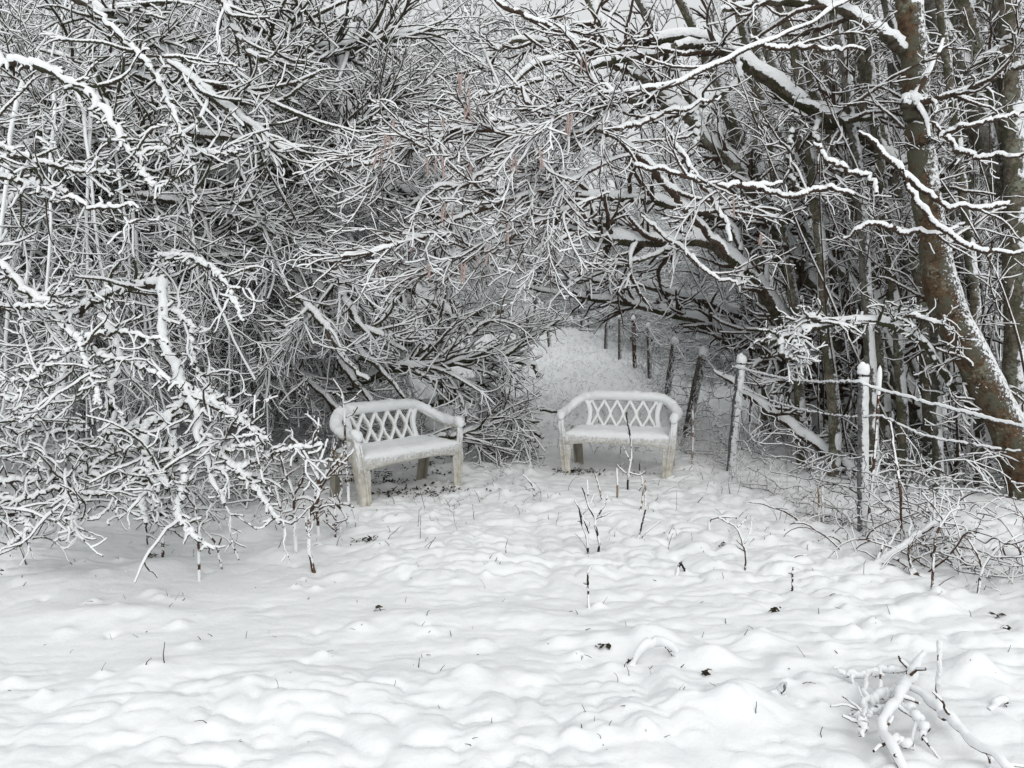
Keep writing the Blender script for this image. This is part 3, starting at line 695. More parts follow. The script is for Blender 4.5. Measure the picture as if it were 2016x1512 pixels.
# diagonal stems falling right-down behind the bench by the thicket
root = thing('hazel_tree', 'tree leaning down to the path with thick snowy stems behind the thicket bench', 'tree', (0, 0, 0), 'hazels arching over the path')
m = Mesh()
P, Rr = limbs(m, [
    [(700, 280, 9.5, 12), (761, 352, 9.3, 13), (798, 378, 9.2, 13), (846, 407, 9.1, 12), (900, 450, 9.1, 9), (930, 490, 9, 5)],
    [(560, 330, 8.8, 8), (690, 520, 8.6, 9), (760, 560, 8.5, 9), (830, 610, 8.4, 9), (880, 630, 8.4, 7), (930, 620, 8.3, 6), (950, 605, 8.3, 5)],
    [(735, 515, 8.0, 7), (800, 560, 8.0, 9), (860, 600, 7.9, 9), (900, 625, 7.8, 7), (935, 640, 7.8, 5)],
    [(640, 470, 6.8, 5), (668, 560, 6.7, 6), (690, 610, 6.6, 6), (712, 645, 6.6, 6), (750, 662, 6.5, 5), (795, 692, 6.4, 3)],
    [(557, 561, 6.4, 5), (600, 600, 6.4, 6), (640, 640, 6.3, 6), (665, 690, 6.3, 5), (700, 730, 6.2, 4), (723, 750, 6.2, 3)],
    [(650, 780, 7.9, 9), (706, 753, 7.6, 9), (748, 734, 7.5, 9), (780, 725, 7.4, 9), (833, 723, 7.4, 8), (896, 717, 7.4, 7), (939, 708, 7.4, 6), (991, 702, 7.4, 5), (1030, 672, 7.4, 4), (1060, 655, 7.4, 3.5), (1110, 625, 7.4, 2)],
    [(939, 708, 7.4, 4), (1000, 712, 7.4, 4), (1045, 716, 7.4, 4), (1060, 745, 7.4, 2.5)],
    [(833, 730, 7.5, 5), (870, 700, 7.4, 4), (930, 655, 7.4, 4), (990, 610, 7.4, 3)],
    [(820, 790, 8.4, 8), (854, 793, 8.3, 8), (896, 778, 8.2, 8), (939, 770, 8.1, 7), (970, 795, 8.0, 6), (1000, 840, 8.0, 4), (1020, 880, 7.9, 2)],
    [(835, 727, 7.9, 5), (880, 760, 7.8, 5), (940, 752, 7.7, 5), (975, 770, 7.7, 4), (1010, 830, 7.6, 3), (1050, 870, 7.5, 2)],
    [(700, 680, 9.2, 8), (780, 668, 9.1, 9), (850, 645, 9.0, 8), (900, 630, 9, 4)],
    [(780, 675, 8.9, 6), (850, 680, 8.8, 6), (920, 700, 8.7, 5), (990, 735, 8.6, 3)],
    [(600, 530, 7.2, 7), (650, 600, 7.0, 7), (700, 680, 6.9, 6), (760, 740, 6.9, 4), (800, 790, 6.9, 3)],
    [(540, 480, 7.4, 7), (590, 560, 7.2, 7), (640, 660, 7.1, 7), (690, 740, 7.0, 6), (730, 790, 7.0, 4)],
    [(480, 520, 7.6, 6), (520, 600, 7.3, 6), (560, 700, 7.2, 6), (640, 780, 7.1, 5), (700, 840, 7.1, 3)],
    [(880, 800, 8.5, 6), (900, 780, 8.4, 8), (926, 767, 8.3, 8), (953, 778, 8.2, 7), (979, 798, 8.1, 5)],
    [(860, 765, 8.3, 4), (900, 754, 8.2, 5), (940, 754, 8.1, 5), (971, 775, 8.0, 5), (1006, 812, 7.9, 5), (1035, 845, 7.8, 3)],
    [(920, 840, 8.0, 4), (963, 807, 8.0, 5), (990, 802, 8.0, 5), (1027, 828, 7.9, 5), (1067, 865, 7.8, 3)],
    [(880, 880, 8.0, 5), (916, 852, 8.0, 5), (961, 820, 7.9, 6), (979, 817, 7.9, 6), (1006, 839, 7.8, 5), (1048, 857, 7.8, 3)],
    [(960, 830, 8.1, 4), (1014, 809, 8.1, 4), (1048, 804, 8.1, 4), (1104, 812, 8.2, 3)],
    [(900, 870, 7.7, 4), (950, 862, 7.7, 5), (1000, 868, 7.7, 4), (1060, 880, 7.6, 3)],
    [(760, 900, 7.3, 4), (830, 870, 7.3, 5), (920, 850, 7.3, 5), (990, 820, 7.4, 4), (1060, 830, 7.5, 3)],
], 9, .015, .45)
m.build('limbs', M['limb'], root)
t = Mesh(); twigs(t, P, Rr, 360, 1500, 2000, (.4, 1.2), (.2, .6), (.08, .22), (15, 50), (-.02, 0, 0), (0, 0, 1), .009, .10, .2); t.build('twigs', M['thorn'], root)

# ---------------------------------------------------------------- the arch of hazels from the fence side
def traced_tree(name, label, trunks, mat_t, limbs_, mat_l, tw, group=None, tsnow=.006, cat='tree', twmat='hazel', lsnow=.014, **kw):
    root = thing(name, label, cat, (0, 0, 0), group)
    outP, outR = [], []
    if trunks:
        m = Mesh()
        for p in trunks:
            S, r = trace(p, 130, 0)
            ii = np.arange(130); sd = r[0] * 900
            S[:, 0] += .018 * (vnoise(ii * .12, np.full(130, sd), 4) - .5); S[:, 1] += .018 * (vnoise(ii * .12, np.full(130, sd), 5) - .5)
            r = r * (1 + .16 * (vnoise(ii * .17, np.full(130, sd), 3) - .5))
            m.tube(S[None], r[None], ((tsnow + .05 * r) * np.clip(vnoise(ii * .35, np.full(130, sd), 6) * 3 - .8, 0, 1.6))[None], 20, wob=.05, ar=(.35, 1.0), wind=np.array([.12, .05, 0]))
        m.build('trunk', M[mat_t], root)
        kk = np.linspace(0, 129, 60).astype(int); outP.append(S[None, kk]); outR.append(r[None, kk] * .25)
    if limbs_:
        m = Mesh(); P, Rr = limbs(m, limbs_, 11, lsnow, .4, 60, .007, .3); m.build('limbs', M[mat_l], root)
        outP.append(P); outR.append(Rr)
    if tw:
        t = Mesh(); twigs(t, np.concatenate(outP), np.concatenate(outR), *tw, **kw); t.build('twigs', M[twmat], root)
    return root
AG = 'hazels arching over the path'
traced_tree('hazel_tree', 'long mossy snow-topped trunk arching high over the path from the fence side', None, None, [
    [(1900, 900, 6.9, 15), (1850, 640, 6.9, 15), (1838, 480, 6.8, 15), (1830, 420, 6.8, 14), (1789, 356, 6.7, 14), (1744, 304, 6.7, 14), (1689, 260, 6.6, 15), (1615, 222, 6.6, 14), (1559, 193, 6.6, 13), (1522, 160, 6.6, 13), (1455, 115, 6.6, 12), (1404, 85, 6.6, 11), (1355, 72, 6.6, 10), (1243, 96, 6.6, 9), (1150, 111, 6.6, 8), (1076, 118, 6.6, 7), (1039, 137, 6.6, 5), (1000, 180, 6.6, 3)],
    [(1404, 85, 6.6, 8), (1350, 90, 6.5, 8), (1270, 108, 6.5, 7), (1190, 122, 6.4, 6), (1120, 145, 6.4, 4), (1040, 165, 6.3, 3), (940, 190, 6.3, 2)],
    [(1559, 193, 6.5, 6), (1615, 218, 6.4, 6), (1670, 237, 6.3, 6), (1744, 230, 6.2, 5), (1800, 241, 6.1, 3)],
    [(1455, 115, 6.5, 7), (1452, 155, 6.4, 5), (1435, 175, 6.4, 5), (1400, 195, 6.4, 5), (1370, 215, 6.3, 4), (1330, 240, 6.3, 3)],
    [(1370, 215, 6.3, 5), (1368, 290, 6.2, 4), (1340, 320, 6.2, 3)],
    [(1615, 222, 6.5, 5), (1605, 270, 6.4, 4), (1640, 330, 6.4, 3.5), (1700, 345, 6.3, 3)],
    [(1560, 250, 6.4, 5), (1553, 290, 6.3, 4), (1556, 340, 6.3, 4), (1570, 375, 6.3, 4)],
], 'limb', (60, 200, 260), AG, L1=(.35, 1.0), ang=(25, 65), snow=.009, t=(.3, 1))
traced_tree('hazel_tree', 'dark mossy limb sagging low across the middle of the arch', None, None, [
    [(1760, 1000, 8.0, 15), (1690, 850, 7.9, 14), (1600, 720, 7.8, 13), (1530, 620, 7.7, 13), (1500, 570, 7.6, 13), (1467, 526, 7.5, 12), (1422, 493, 7.5, 12), (1374, 474, 7.4, 13), (1280, 474, 7.4, 12), (1205, 470, 7.3, 12), (1131, 452, 7.3, 11), (1076, 430, 7.2, 10), (1039, 418, 7.2, 9), (994, 404, 7.2, 7), (930, 395, 7.2, 4)],
    [(1467, 520, 7.6, 8), (1430, 440, 7.6, 8), (1350, 407, 7.5, 9), (1280, 395, 7.5, 9), (1205, 389, 7.4, 9), (1094, 385, 7.4, 8), (1020, 400, 7.3, 6), (960, 405, 7.3, 4)],
    [(1350, 478, 7.4, 5), (1290, 500, 7.3, 4), (1200, 530, 7.3, 4), (1120, 560, 7.2, 3)],
], 'limb', (90, 380, 560), AG, L1=(.35, 1.1), snow=.010)
traced_tree('hazel_tree', 'two low snow-topped limbs bending down over the row of fence posts', None, None, [
    [(1700, 900, 9.3, 14), (1620, 800, 9.2, 12), (1537, 719, 9.1, 11), (1485, 680, 9.0, 11), (1408, 642, 9.0, 10), (1322, 616, 8.9, 9), (1236, 594, 8.9, 8), (1150, 584, 8.8, 6), (1090, 578, 8.8, 4), (1020, 560, 8.7, 3)],
    [(1680, 830, 9.8, 12), (1600, 730, 9.6, 11), (1520, 650, 9.4, 9), (1400, 600, 9.3, 9), (1330, 580, 9.2, 9), (1270, 560, 9.2, 8), (1190, 548, 9.1, 6), (1120, 540, 9.1, 4)],
    [(1236, 594, 8.9, 5), (1170, 550, 8.8, 5), (1130, 555, 8.8, 4), (1060, 535, 8.7, 3)],
], 'limb', (55, 210, 280), AG, L1=(.35, 1.1), snow=.010, t=(.3, 1))
traced_tree('hazel_tree', 'leaning lichened trunk rising toward the top centre, mossy at its forks', None, None, [
    [(1900, 1010, 7.4, 16), (1870, 960, 7.4, 15), (1820, 861, 7.4, 14), (1795, 800, 7.4, 14), (1760, 745, 7.5, 14), (1722, 685, 7.5, 14), (1666, 629, 7.6, 13), (1610, 570, 7.6, 13), (1560, 500, 7.7, 13), (1510, 420, 7.8, 13), (1440, 318, 7.9, 12), (1393, 274, 8.0, 12), (1344, 218, 8.0, 12), (1300, 178, 8.1, 12), (1240, 120, 8.2, 11), (1190, 60, 8.3, 10), (1150, -30, 8.4, 9)],
    [(1344, 218, 8.0, 9), (1290, 205, 8.0, 9), (1240, 195, 7.9, 8), (1180, 190, 7.9, 5)],
    [(1300, 178, 8.1, 7), (1265, 150, 8.0, 7), (1210, 130, 8.0, 5), (1161, 85, 8.0, 6), (1100, 86, 8.0, 6), (1039, 78, 8.0, 6), (998, 89, 8.0, 4), (930, 140, 8.0, 4), (870, 180, 8, 3)],
], 'trunk', (90, 360, 500), AG, L1=(.35, 1.1), snow=.010, lsnow=.008)
traced_tree('hazel_tree', 'slim snow-plastered pole leaning through the arch between mossy trunks', None, None, [
    [(1790, 900, 8.5, 11), (1740, 800, 8.5, 11), (1680, 700, 8.5, 11), (1620, 610, 8.5, 11), (1559, 518, 8.5, 12), (1507, 437, 8.5, 11), (1478, 355, 8.5, 11), (1448, 278, 8.5, 10), (1422, 185, 8.5, 9), (1415, 111, 8.5, 8), (1410, 0, 8.5, 7), (1405, -60, 8.5, 7)],
    [(1690, 760, 8.3, 9), (1630, 640, 8.3, 9), (1560, 540, 8.3, 9), (1490, 460, 8.3, 9), (1430, 430, 8.3, 8), (1380, 415, 8.3, 7), (1300, 400, 8.3, 5)],
    [(1850, 940, 7.2, 9), (1800, 800, 7.2, 9), (1740, 660, 7.2, 9), (1660, 540, 7.2, 9), (1590, 460, 7.3, 8), (1500, 380, 7.3, 6), (1420, 330, 7.3, 4)],
    [(1900, 960, 7.6, 9), (1760, 640, 7.6, 8), (1660, 500, 7.6, 8), (1600, 400, 7.6, 7), (1560, 300, 7.6, 5)],
], 'grey', (50, 160, 200), AG, L1=(.3, .9), snow=.009, lsnow=.008, t=(.35, 1))
# big trunks at the right edge
traced_tree('alder_tree', 'thickest reddish-brown trunk with lichen, bowed beside the wire fence', [
    [(2040, 1080, 5.9, 35), (2018, 960, 5.9, 33), (1985, 850, 5.9, 33), (1935, 745, 5.9, 33), (1888, 655, 5.9, 32), (1853, 560, 5.9, 30), (1832, 450, 5.9, 27), (1818, 350, 5.9, 26), (1806, 220, 5.9, 24), (1798, 110, 5.9, 23), (1790, 0, 5.9, 23), (1785, -160, 5.9, 22)]], 'brown', [
    [(1800, 110, 5.9, 14), (1774, 95, 5.85, 12), (1744, 74, 5.8, 11), (1689, 38, 5.8, 10), (1626, 10, 5.8, 9), (1578, 0, 5.8, 8), (1500, 4, 5.8, 6), (1420, 20, 5.8, 4)],
    [(1820, 210, 5.75, 12), (1790, 202, 5.6, 11), (1775, 206, 5.55, 7)],
], 'limb', (30, 110, 140), 'trunks standing beyond the fence', L1=(.3, .9), snow=.009)
traced_tree('alder_tree', 'grey lichened trunk leaning behind the thickest reddish-brown trunk', [
    [(2140, 1020, 6.6, 26), (2060, 700, 6.6, 25), (2015, 480, 6.6, 24), (1985, 389, 6.6, 24), (1948, 296, 6.6, 23), (1911, 178, 6.6, 22), (1870, 92, 6.6, 20), (1833, 18, 6.6, 18), (1800, -80, 6.6, 16)]], 'grey', [
    [(1925, 200, 6.5, 6), (1960, 150, 6.4, 6), (2016, 128, 6.3, 6), (2080, 120, 6.3, 5)],
    [(1900, 140, 6.5, 6), (1960, 100, 6.4, 6), (2010, 60, 6.3, 5), (2060, 20, 6.3, 4)]],
    'limb', (30, 120, 160), 'trunks standing beyond the fence', L1=(.3, .9), snow=.009)
POLE = [  # px top, px bottom, py bottom, depth, radius px, material
    (1607, 1650, 830, 9.2, 18, 'trunk'), (1700, 1735, 900, 8.8, 21, 'trunk'), (1752, 1790, 930, 7.9, 13, 'grey'), (1880, 1935, 1000, 7.1, 16, 'trunk'),
    (1985, 2000, 1060, 6.4, 22, 'trunk'), (1488, 1512, 830, 8.7, 11, 'trunk'), (1545, 1580, 760, 12.5, 9, 'grey'), (1560, 1600, 780, 10.6, 10, 'trunk'),
    (1655, 1690, 800, 10.4, 12, 'grey'), (1935, 1900, 900, 8.6, 14, 'grey'), (1840, 1880, 900, 8.8, 12, 'trunk'), (1475, 1530, 760, 11.6, 8, 'grey'),
    (1720, 1770, 830, 10, 9, 'trunk'), (2040, 2010, 930, 8.0, 15, 'grey'), (1630, 1640, 740, 13.2, 8, 'grey'), (1780, 1800, 740, 12.4, 8, 'grey'),
]
words = ['dark', 'sturdy', 'slim', 'mossy', 'pale', 'straight', 'thin', 'faintly leaning', 'snow-streaked', 'half-hidden', 'narrow', 'wispy', 'slanting', 'outermost', 'spindly', 'faint']
for i, (xt, xb, yb, Y, r, mt) in enumerate(POLE):
    g = gat(xb, yb); zb = float(ground_base((xb - 1008) / FPX * Y, Y)); pb = proj(np.array([(xb - 1008) / FPX * Y, Y, zb]))
    yb2 = float(pb[1])
    where = 'upright %s trunk beyond the fence, %s' % (words[i], ['nearest the thin birch poles', 'just left of the thickest trunk', 'rimed along one side', 'close behind the thickest trunk', 'at the very edge of the view', 'right where the fence turns',
            'far off through the arch', 'between two leaning hazels', 'behind the sturdy one', 'among crossing grey stems', 'in the gap behind the thickest trunk', 'far behind the wooden post', 'deep behind the iron stake', 'beyond the grey leaning one', 'farthest along the fence line', 'deep behind the leaning hazels'][i])
    mid = (.5 * (xt + xb) + rng.uniform(-12, 12), yb2 * .45)
    traced_tree('alder_tree', where, [[(xb, yb2 + 8, Y, r * 1.2), (xb * .8 + xt * .2 + rng.uniform(-6, 6), yb2 * .8, Y, r), (mid[0], mid[1], Y, r * .95), (xt, 0, Y, r * .85), (xt - rng.uniform(-6, 14), -200, Y, r * .8)]], mt, None, None,
                (14, 90, 130), 'trunks standing beyond the fence', L1=(.5, 1.3), snow=.009, rs=.4, t=(.25, 1))

LEAN = [  # foot px, Y, top px at y=0, belly px shift, radius px, what sets it apart
    (1560, 9.4, 1255, 60, 8, 'grey', 'slender leaning stem crossing behind the dark sagging limb'),
    (1600, 8.9, 1340, 70, 9, 'trunk', 'leaning mossy stem whose top meets the high arching trunk'),
    (1665, 8.4, 1470, 75, 9, 'trunk', 'bowed stem rising out of the brush behind the fallen pole'),
    (1700, 9.8, 1390, 90, 7, 'grey', 'thin pale stem leaning far over toward the top centre'),
    (1745, 7.7, 1530, 80, 10, 'trunk', 'snow-edged leaning stem directly behind the wooden post'),
    (1790, 8.2, 1580, 70, 9, 'trunk', 'curved lichened stem just beyond the iron stake'),
    (1830, 7.2, 1650, 80, 11, 'trunk', 'stout bowed stem left of the thickest trunk'),
    (1860, 9.0, 1620, 70, 8, 'grey', 'pale bowed stem seen through the clump of rods'),
    (1905, 7.6, 1760, 60, 9, 'trunk', 'mossy stem crossing close behind the thickest trunk'),
    (1960, 8.4, 1700, 90, 8, 'grey', 'long grey stem slanting up from behind the thickest trunk'),
    (2050, 7.0, 1900, 70, 12, 'trunk', 'stout dark stem leaning in from the edge of the view'),
    (2080, 7.8, 1950, 60, 9, 'grey', 'rimed stem crossing the upper corner beyond the fence'),
    (1580, 8.0, 1450, 40, 8, 'trunk', 'slim near-upright stem in front of the leaning mossy one'),
    (1640, 7.4, 1545, 35, 9, 'trunk', 'near-upright stem rising just past the end of the fallen pole'),
    (1720, 6.9, 1640, 30, 9, 'grey', 'pale near-upright stem framed by the wooden post and the iron stake'),
    (1775, 7.0, 1690, 30, 8, 'trunk', 'slim upright stem between the stake and the stout bowed stem'),
    (1845, 6.7, 1745, 40, 8, 'grey', 'rimed slim stem brushing the inner side of the thickest trunk'),
    (1925, 6.8, 1850, 30, 8, 'trunk', 'slim mossy stem showing between the two biggest trunks'),
    (1985, 7.3, 1960, 20, 9, 'grey', 'straight pale stem near the edge above the second wire'),
]
for (xb, Y, xt, sh, r, mt, lab) in LEAN:
    Y *= .93; r *= 1.15
    zb = float(ground_base((xb - 1008) / FPX * Y, Y)); yb = float(proj(np.array([(xb - 1008) / FPX * Y, Y, zb]))[1]) + 8
    pts = []
    for t in np.linspace(0, 1.18, 9):
        pts.append((xb + (xt - xb) * t ** 1.25 + sh * .5 * math.sin(min(t, 1) * math.pi) + rng.uniform(-5, 5), yb * (1 - t), Y, r * (1.15 - .35 * t)))
    traced_tree('hazel_tree', lab, [pts], mt, None, None, (14, 70, 90), 'leaning stems beyond the fence', L1=(.4, 1.0), snow=.009, rs=.4, t=(.35, 1))

# hazel rods: thin straight shoots in clumps beyond the fence
def rods(label, px, py, Y, n, spread, H, lean, tw=(34, 100, 80), mat='hazel', r=(.004, .016)):
    root = thing('hazel_clump', label, 'hazel', (0, 0, 0), 'coppiced hazel clumps beyond the fence')
    x = (px - 1008) / FPX * Y; z = float(ground_base(x, Y))
    m = Mesh(); nn = 18
    n = max(6, int(n * .55))
    P0 = np.stack([x + rng.normal(0, spread, n), Y + rng.normal(0, spread, n), np.full(n, z - .03)], 1)
    D0 = np.stack([rng.normal(lean, .22, n), rng.normal(-.02, .15, n), np.ones(n)], 1)
    P = grow(P0, D0, H * rng.uniform(.6, 1.1, n), nn, .035, -.02 + 0 * .1, (-lean * 1.0, 0, 0), bend=.15)
    P += np.cumsum(np.cumsum(np.full((n, nn, 3), [lean * .012, 0, -.004]), 1), 1) * .3
    rr = rng.uniform(*r, n)[:, None] * np.linspace(1, .35, nn)
    m.tube(P, rr, (.006 + .3 * rr) * lumps(rr.shape, .4, 1.3, .15), 6)
    m.build('shoots', M[mat], root)
    t = Mesh(); twigs(t, P, rr, *tw, L1=(.3, .9), ang=(20, 55), trop=(.02, 0, 0), snow=.008, rs=.5, t=(.25, 1)); t.build('twigs', M[mat], root)
rods('clump of thin upright shoots around the foot of the trunk by the fence corner', 1510, 850, 8.4, 9, .14, 5, -.05)
rods('clump of slim brown shoots behind the wooden post and iron stake', 1660, 880, 7.6, 20, .28, 5, -.12)
rods('clump of pale rods in front of the sturdy upright trunk', 1745, 900, 7.3, 18, .25, 5, -.08)
rods('clump of fanned shoots at the foot of the thickest trunk', 1890, 980, 6.6, 20, .28, 5, -.05)
rods('clump of dark rods at the edge of the view beyond the wire', 2010, 1000, 6.8, 16, .25, 5, .05)
rods('clump of grey rods deep behind the leaning trunks', 1600, 800, 10.2, 26, .5, 6, -.1)
rods('clump of slender rods deep in the shade beyond the thickest trunk', 1830, 820, 10.0, 28, .6, 6, -.05)
rods('clump of straight shoots in the back of the wood beyond the second wire', 1960, 820, 9.6, 24, .5, 6, 0)
rods('clump of leaning rods above the fallen pole', 1560, 800, 8.8, 18, .3, 5, -.35)
rods('clump of faint rods well behind the leaning fence post', 1560, 760, 12.5, 18, .5, 6, -.15)
rods('clump of twiggy shoots far behind the row of posts', 1420, 690, 19, 20, .9, 8, -.05)

# near hazel with catkins: sprays reaching left over the arch
root = thing('hazel_tree', 'near hazel with bright snowy sprays and hanging reddish catkins', 'tree', (0, 0, 0), AG)
m = Mesh()
P, Rr = limbs(m, [
    [(1760, -60, 5.9, 3), (1640, 20, 5.6, 3), (1560, 60, 5.4, 3), (1450, 110, 5.2, 3.5), (1350, 152, 5.1, 4), (1280, 178, 5.0, 4), (1205, 189, 5.0, 4.5), (1131, 200, 4.95, 4), (1076, 237, 4.9, 4), (1020, 248, 4.9, 4), (928, 255, 4.8, 3.5), (857, 255, 4.8, 3), (790, 262, 4.75, 2)],
    [(1330, 160, 5.0, 5), (1230, 190, 5.0, 5), (1131, 218, 4.9, 5), (1057, 259, 4.9, 4.5), (1020, 289, 4.85, 4), (965, 330, 4.8, 4), (939, 344, 4.8, 4), (909, 367, 4.75, 3.5), (854, 370, 4.7, 3)],
    [(1020, 230, 4.9, 4), (950, 245, 4.9, 4), (872, 267, 4.8, 4), (817, 289, 4.8, 4), (742, 318, 4.7, 3.5), (680, 328, 4.7, 2.5)],
    [(1250, 300, 5.1, 4), (1100, 360, 4.95, 4), (976, 404, 4.8, 4), (872, 444, 4.7, 4), (798, 478, 4.6, 4), (724, 500, 4.55, 3.5), (650, 511, 4.5, 2.5)],
    [(1200, 380, 5, 4), (1080, 430, 4.9, 4), (980, 480, 4.8, 4), (900, 500, 4.75, 4), (860, 535, 4.7, 3), (800, 550, 4.7, 2.5)],
    [(960, -10, 5.2, 3), (998, 15, 5.2, 3.5), (1098, 56, 5.1, 4), (1131, 107, 5.1, 4), (1168, 159, 5.0, 4), (1198, 174, 5.0, 4), (1205, 207, 4.95, 4), (1172, 248, 4.9, 4), (1131, 263, 4.9, 5), (1076, 240, 4.9, 5), (1035, 200, 4.9, 4), (1028, 175, 4.9, 3)],
    [(1131, 263, 4.9, 4), (1170, 256, 4.9, 5), (1230, 250, 4.9, 4), (1290, 230, 4.9, 3)],
    [(1540, 360, 5.2, 5), (1480, 370, 5.1, 5), (1400, 362, 5.0, 4), (1330, 340, 4.9, 4), (1250, 330, 4.9, 3)],
    [(1480, 368, 5.1, 4), (1560, 385, 5.0, 4), (1610, 370, 5.0, 4), (1680, 378, 4.9, 3)],
    [(1310, 250, 5.2, 5), (1360, 330, 5.1, 4), (1420, 420, 5.1, 4), (1440, 480, 5.0, 3)],
    [(1195, 240, 5.2, 6), (1250, 300, 5.2, 7), (1300, 350, 5.3, 7), (1360, 420, 5.4, 7), (1430, 500, 5.5, 6)],
    [(1689, 260, 5.2, 4), (1744, 304, 5.2, 5), (1789, 350, 5.1, 5), (1855, 402, 5.0, 4), (1930, 410, 4.9, 3.5), (1990, 400, 4.9, 2)],
    [(1774, 333, 5.1, 4), (1818, 415, 5.0, 4.5), (1867, 459, 4.9, 4.5), (1930, 493, 4.8, 4), (2016, 496, 4.7, 3)],
    [(1478, 70, 5.4, 4), (1507, 89, 5.3, 4), (1560, 96, 5.3, 4), (1618, 98, 5.2, 3), (1700, 99, 5.2, 2)],
    [(1660, 470, 5.2, 3), (1720, 440, 5.1, 4), (1780, 455, 5.1, 4), (1850, 460, 5.0, 3), (1900, 440, 5, 2)],
    [(1600, 280, 5.3, 4), (1650, 330, 5.2, 4), (1710, 345, 5.2, 4), (1725, 380, 5.1, 3)],
    [(1420, 190, 5.3, 3), (1300, 230, 5.2, 3.5), (1210, 265, 5.1, 3.5), (1130, 300, 5.0, 3), (1060, 345, 4.9, 3), (960, 380, 4.9, 2)],
    [(1850, 270, 5.1, 4), (1890, 250, 5.0, 4), (1950, 236, 4.9, 3), (2030, 215, 4.9, 2)],
    [(1830, 240, 5.3, 4), (1900, 300, 5.2, 4), (1980, 310, 5.1, 3), (2040, 300, 5, 2)],
    [(1260, 420, 5.2, 3.5), (1330, 480, 5.2, 3.5), (1400, 540, 5.1, 3), (1470, 560, 5.0, 2)],
], 8, .010, .5, 46, .008, .3)
m.build('limbs', M['hazel'], root)
t = Mesh()
a, ra, b, rb = twigs(t, P, Rr, 330, 950, 1300, (.3, .95), (.14, .42), (.06, .18), (14, 45), (-.01, 0, 0), (0, 0, 1), .009, .11, .45, rmin=.002, thin=(1200, .10))
t.build('twigs', M['hazel'], root)
# catkins hang in twos and threes from the fine twigs
cm = Mesh()
z = np.linspace(0, -.10, 12); cr = .0044 * np.array([.3, .9, 1, 1.1, 1, 1.1, 1, 1.05, 1, .95, .8, .3])
cm.tube(np.stack([.002 * np.sin(z * 60), 0 * z, z], 1), cr, 0, 8)
c0 = cm.build('catkin', M['catkin'], root)
ends = np.concatenate([a[:, -1], b[:, -1], b[:, 3]])
px, py, _ = proj(ends)
ok = ends[(px > 700) & (px < 1650) & (py > 80) & (py < 520) & ~((px < 900) & (py < 200))]
ok = ok[np.argsort(ok[:, 1])][:len(ok) // 3]
sel = ok[rng.choice(len(ok), min(36, len(ok)), replace=False)]
cnt = 0
for p in sel:
    for j in range(rng.integers(1, 4)):
        if cnt >= 66: break
        o = c0 if cnt == 0 else c0.copy()
        if cnt: COL.objects.link(o); o.parent = root
        o.location = p + rng.normal(0, .008, 3); o.rotation_euler = (rng.normal(0, .12), rng.normal(0, .12), rng.uniform(0, 6))
        s = rng.uniform(.7, 1.35); o.scale = (s * 1.1, s * 1.1, s); cnt += 1

# fallen pole leaning from the fence corner to the trunks
root = thing('fallen_branch', 'snow-topped fallen pole slanting down behind the wire mesh', 'branch', (0, 0, 0))
m = Mesh(); P, Rr = limbs(m, [[(1404, 728, 7.8, 6), (1494, 792, 7.5, 8), (1580, 857, 7.2, 9), (1666, 917, 6.9, 9), (1690, 935, 6.8, 9)], ], 10, .016, .4); m.build('pole', M['hazel'], root)
t = Mesh(); twigs(t, P, Rr, 10, 24, 30, (.2, .5), (.1, .3), snow=.01); t.build('twigs', M['hazel'], root)
# near crooked limb over the fence (knobbly, snow-clotted)
root = thing('hawthorn_tree', 'knobbly snow-clotted branch reaching over the top wire toward the path', 'tree', (0, 0, 0), 'hawthorns hanging over the open snow')
m = Mesh(); P, Rr = limbs(m, [[(2080, 900, 6.2, 9), (1960, 830, 6.2, 8), (1900, 790, 6.1, 6), (1850, 720, 6.0, 6), (1810, 670, 5.9, 6), (1745, 640, 5.8, 7), (1680, 632, 5.7, 7), (1620, 640, 5.6, 7), (1570, 655, 5.5, 7), (1520, 668, 5.5, 7), (1500, 675, 5.4, 5)],
    [(1620, 640, 5.6, 5), (1600, 628, 5.5, 6), (1588, 634, 5.5, 5)], [(1570, 655, 5.5, 5), (1565, 690, 5.4, 5), (1590, 695, 5.4, 4)], [(1530, 665, 5.5, 5), (1545, 700, 5.45, 5), (1570, 708, 5.4, 4)], [(1745, 640, 5.8, 5), (1780, 620, 5.7, 4), (1850, 640, 5.7, 3), (1860, 620, 5.7, 2)]], 9, .014, .5)
knobs(m, P, Rr, 90, .014); m.build('limbs', M['thorn'], root)
t = Mesh(); twigs(t, P, Rr, 60, 200, 260, (.12, .35), (.08, .2), (.04, .1), (35, 75), snow=.011); t.build('twigs', M['thorn'], root)
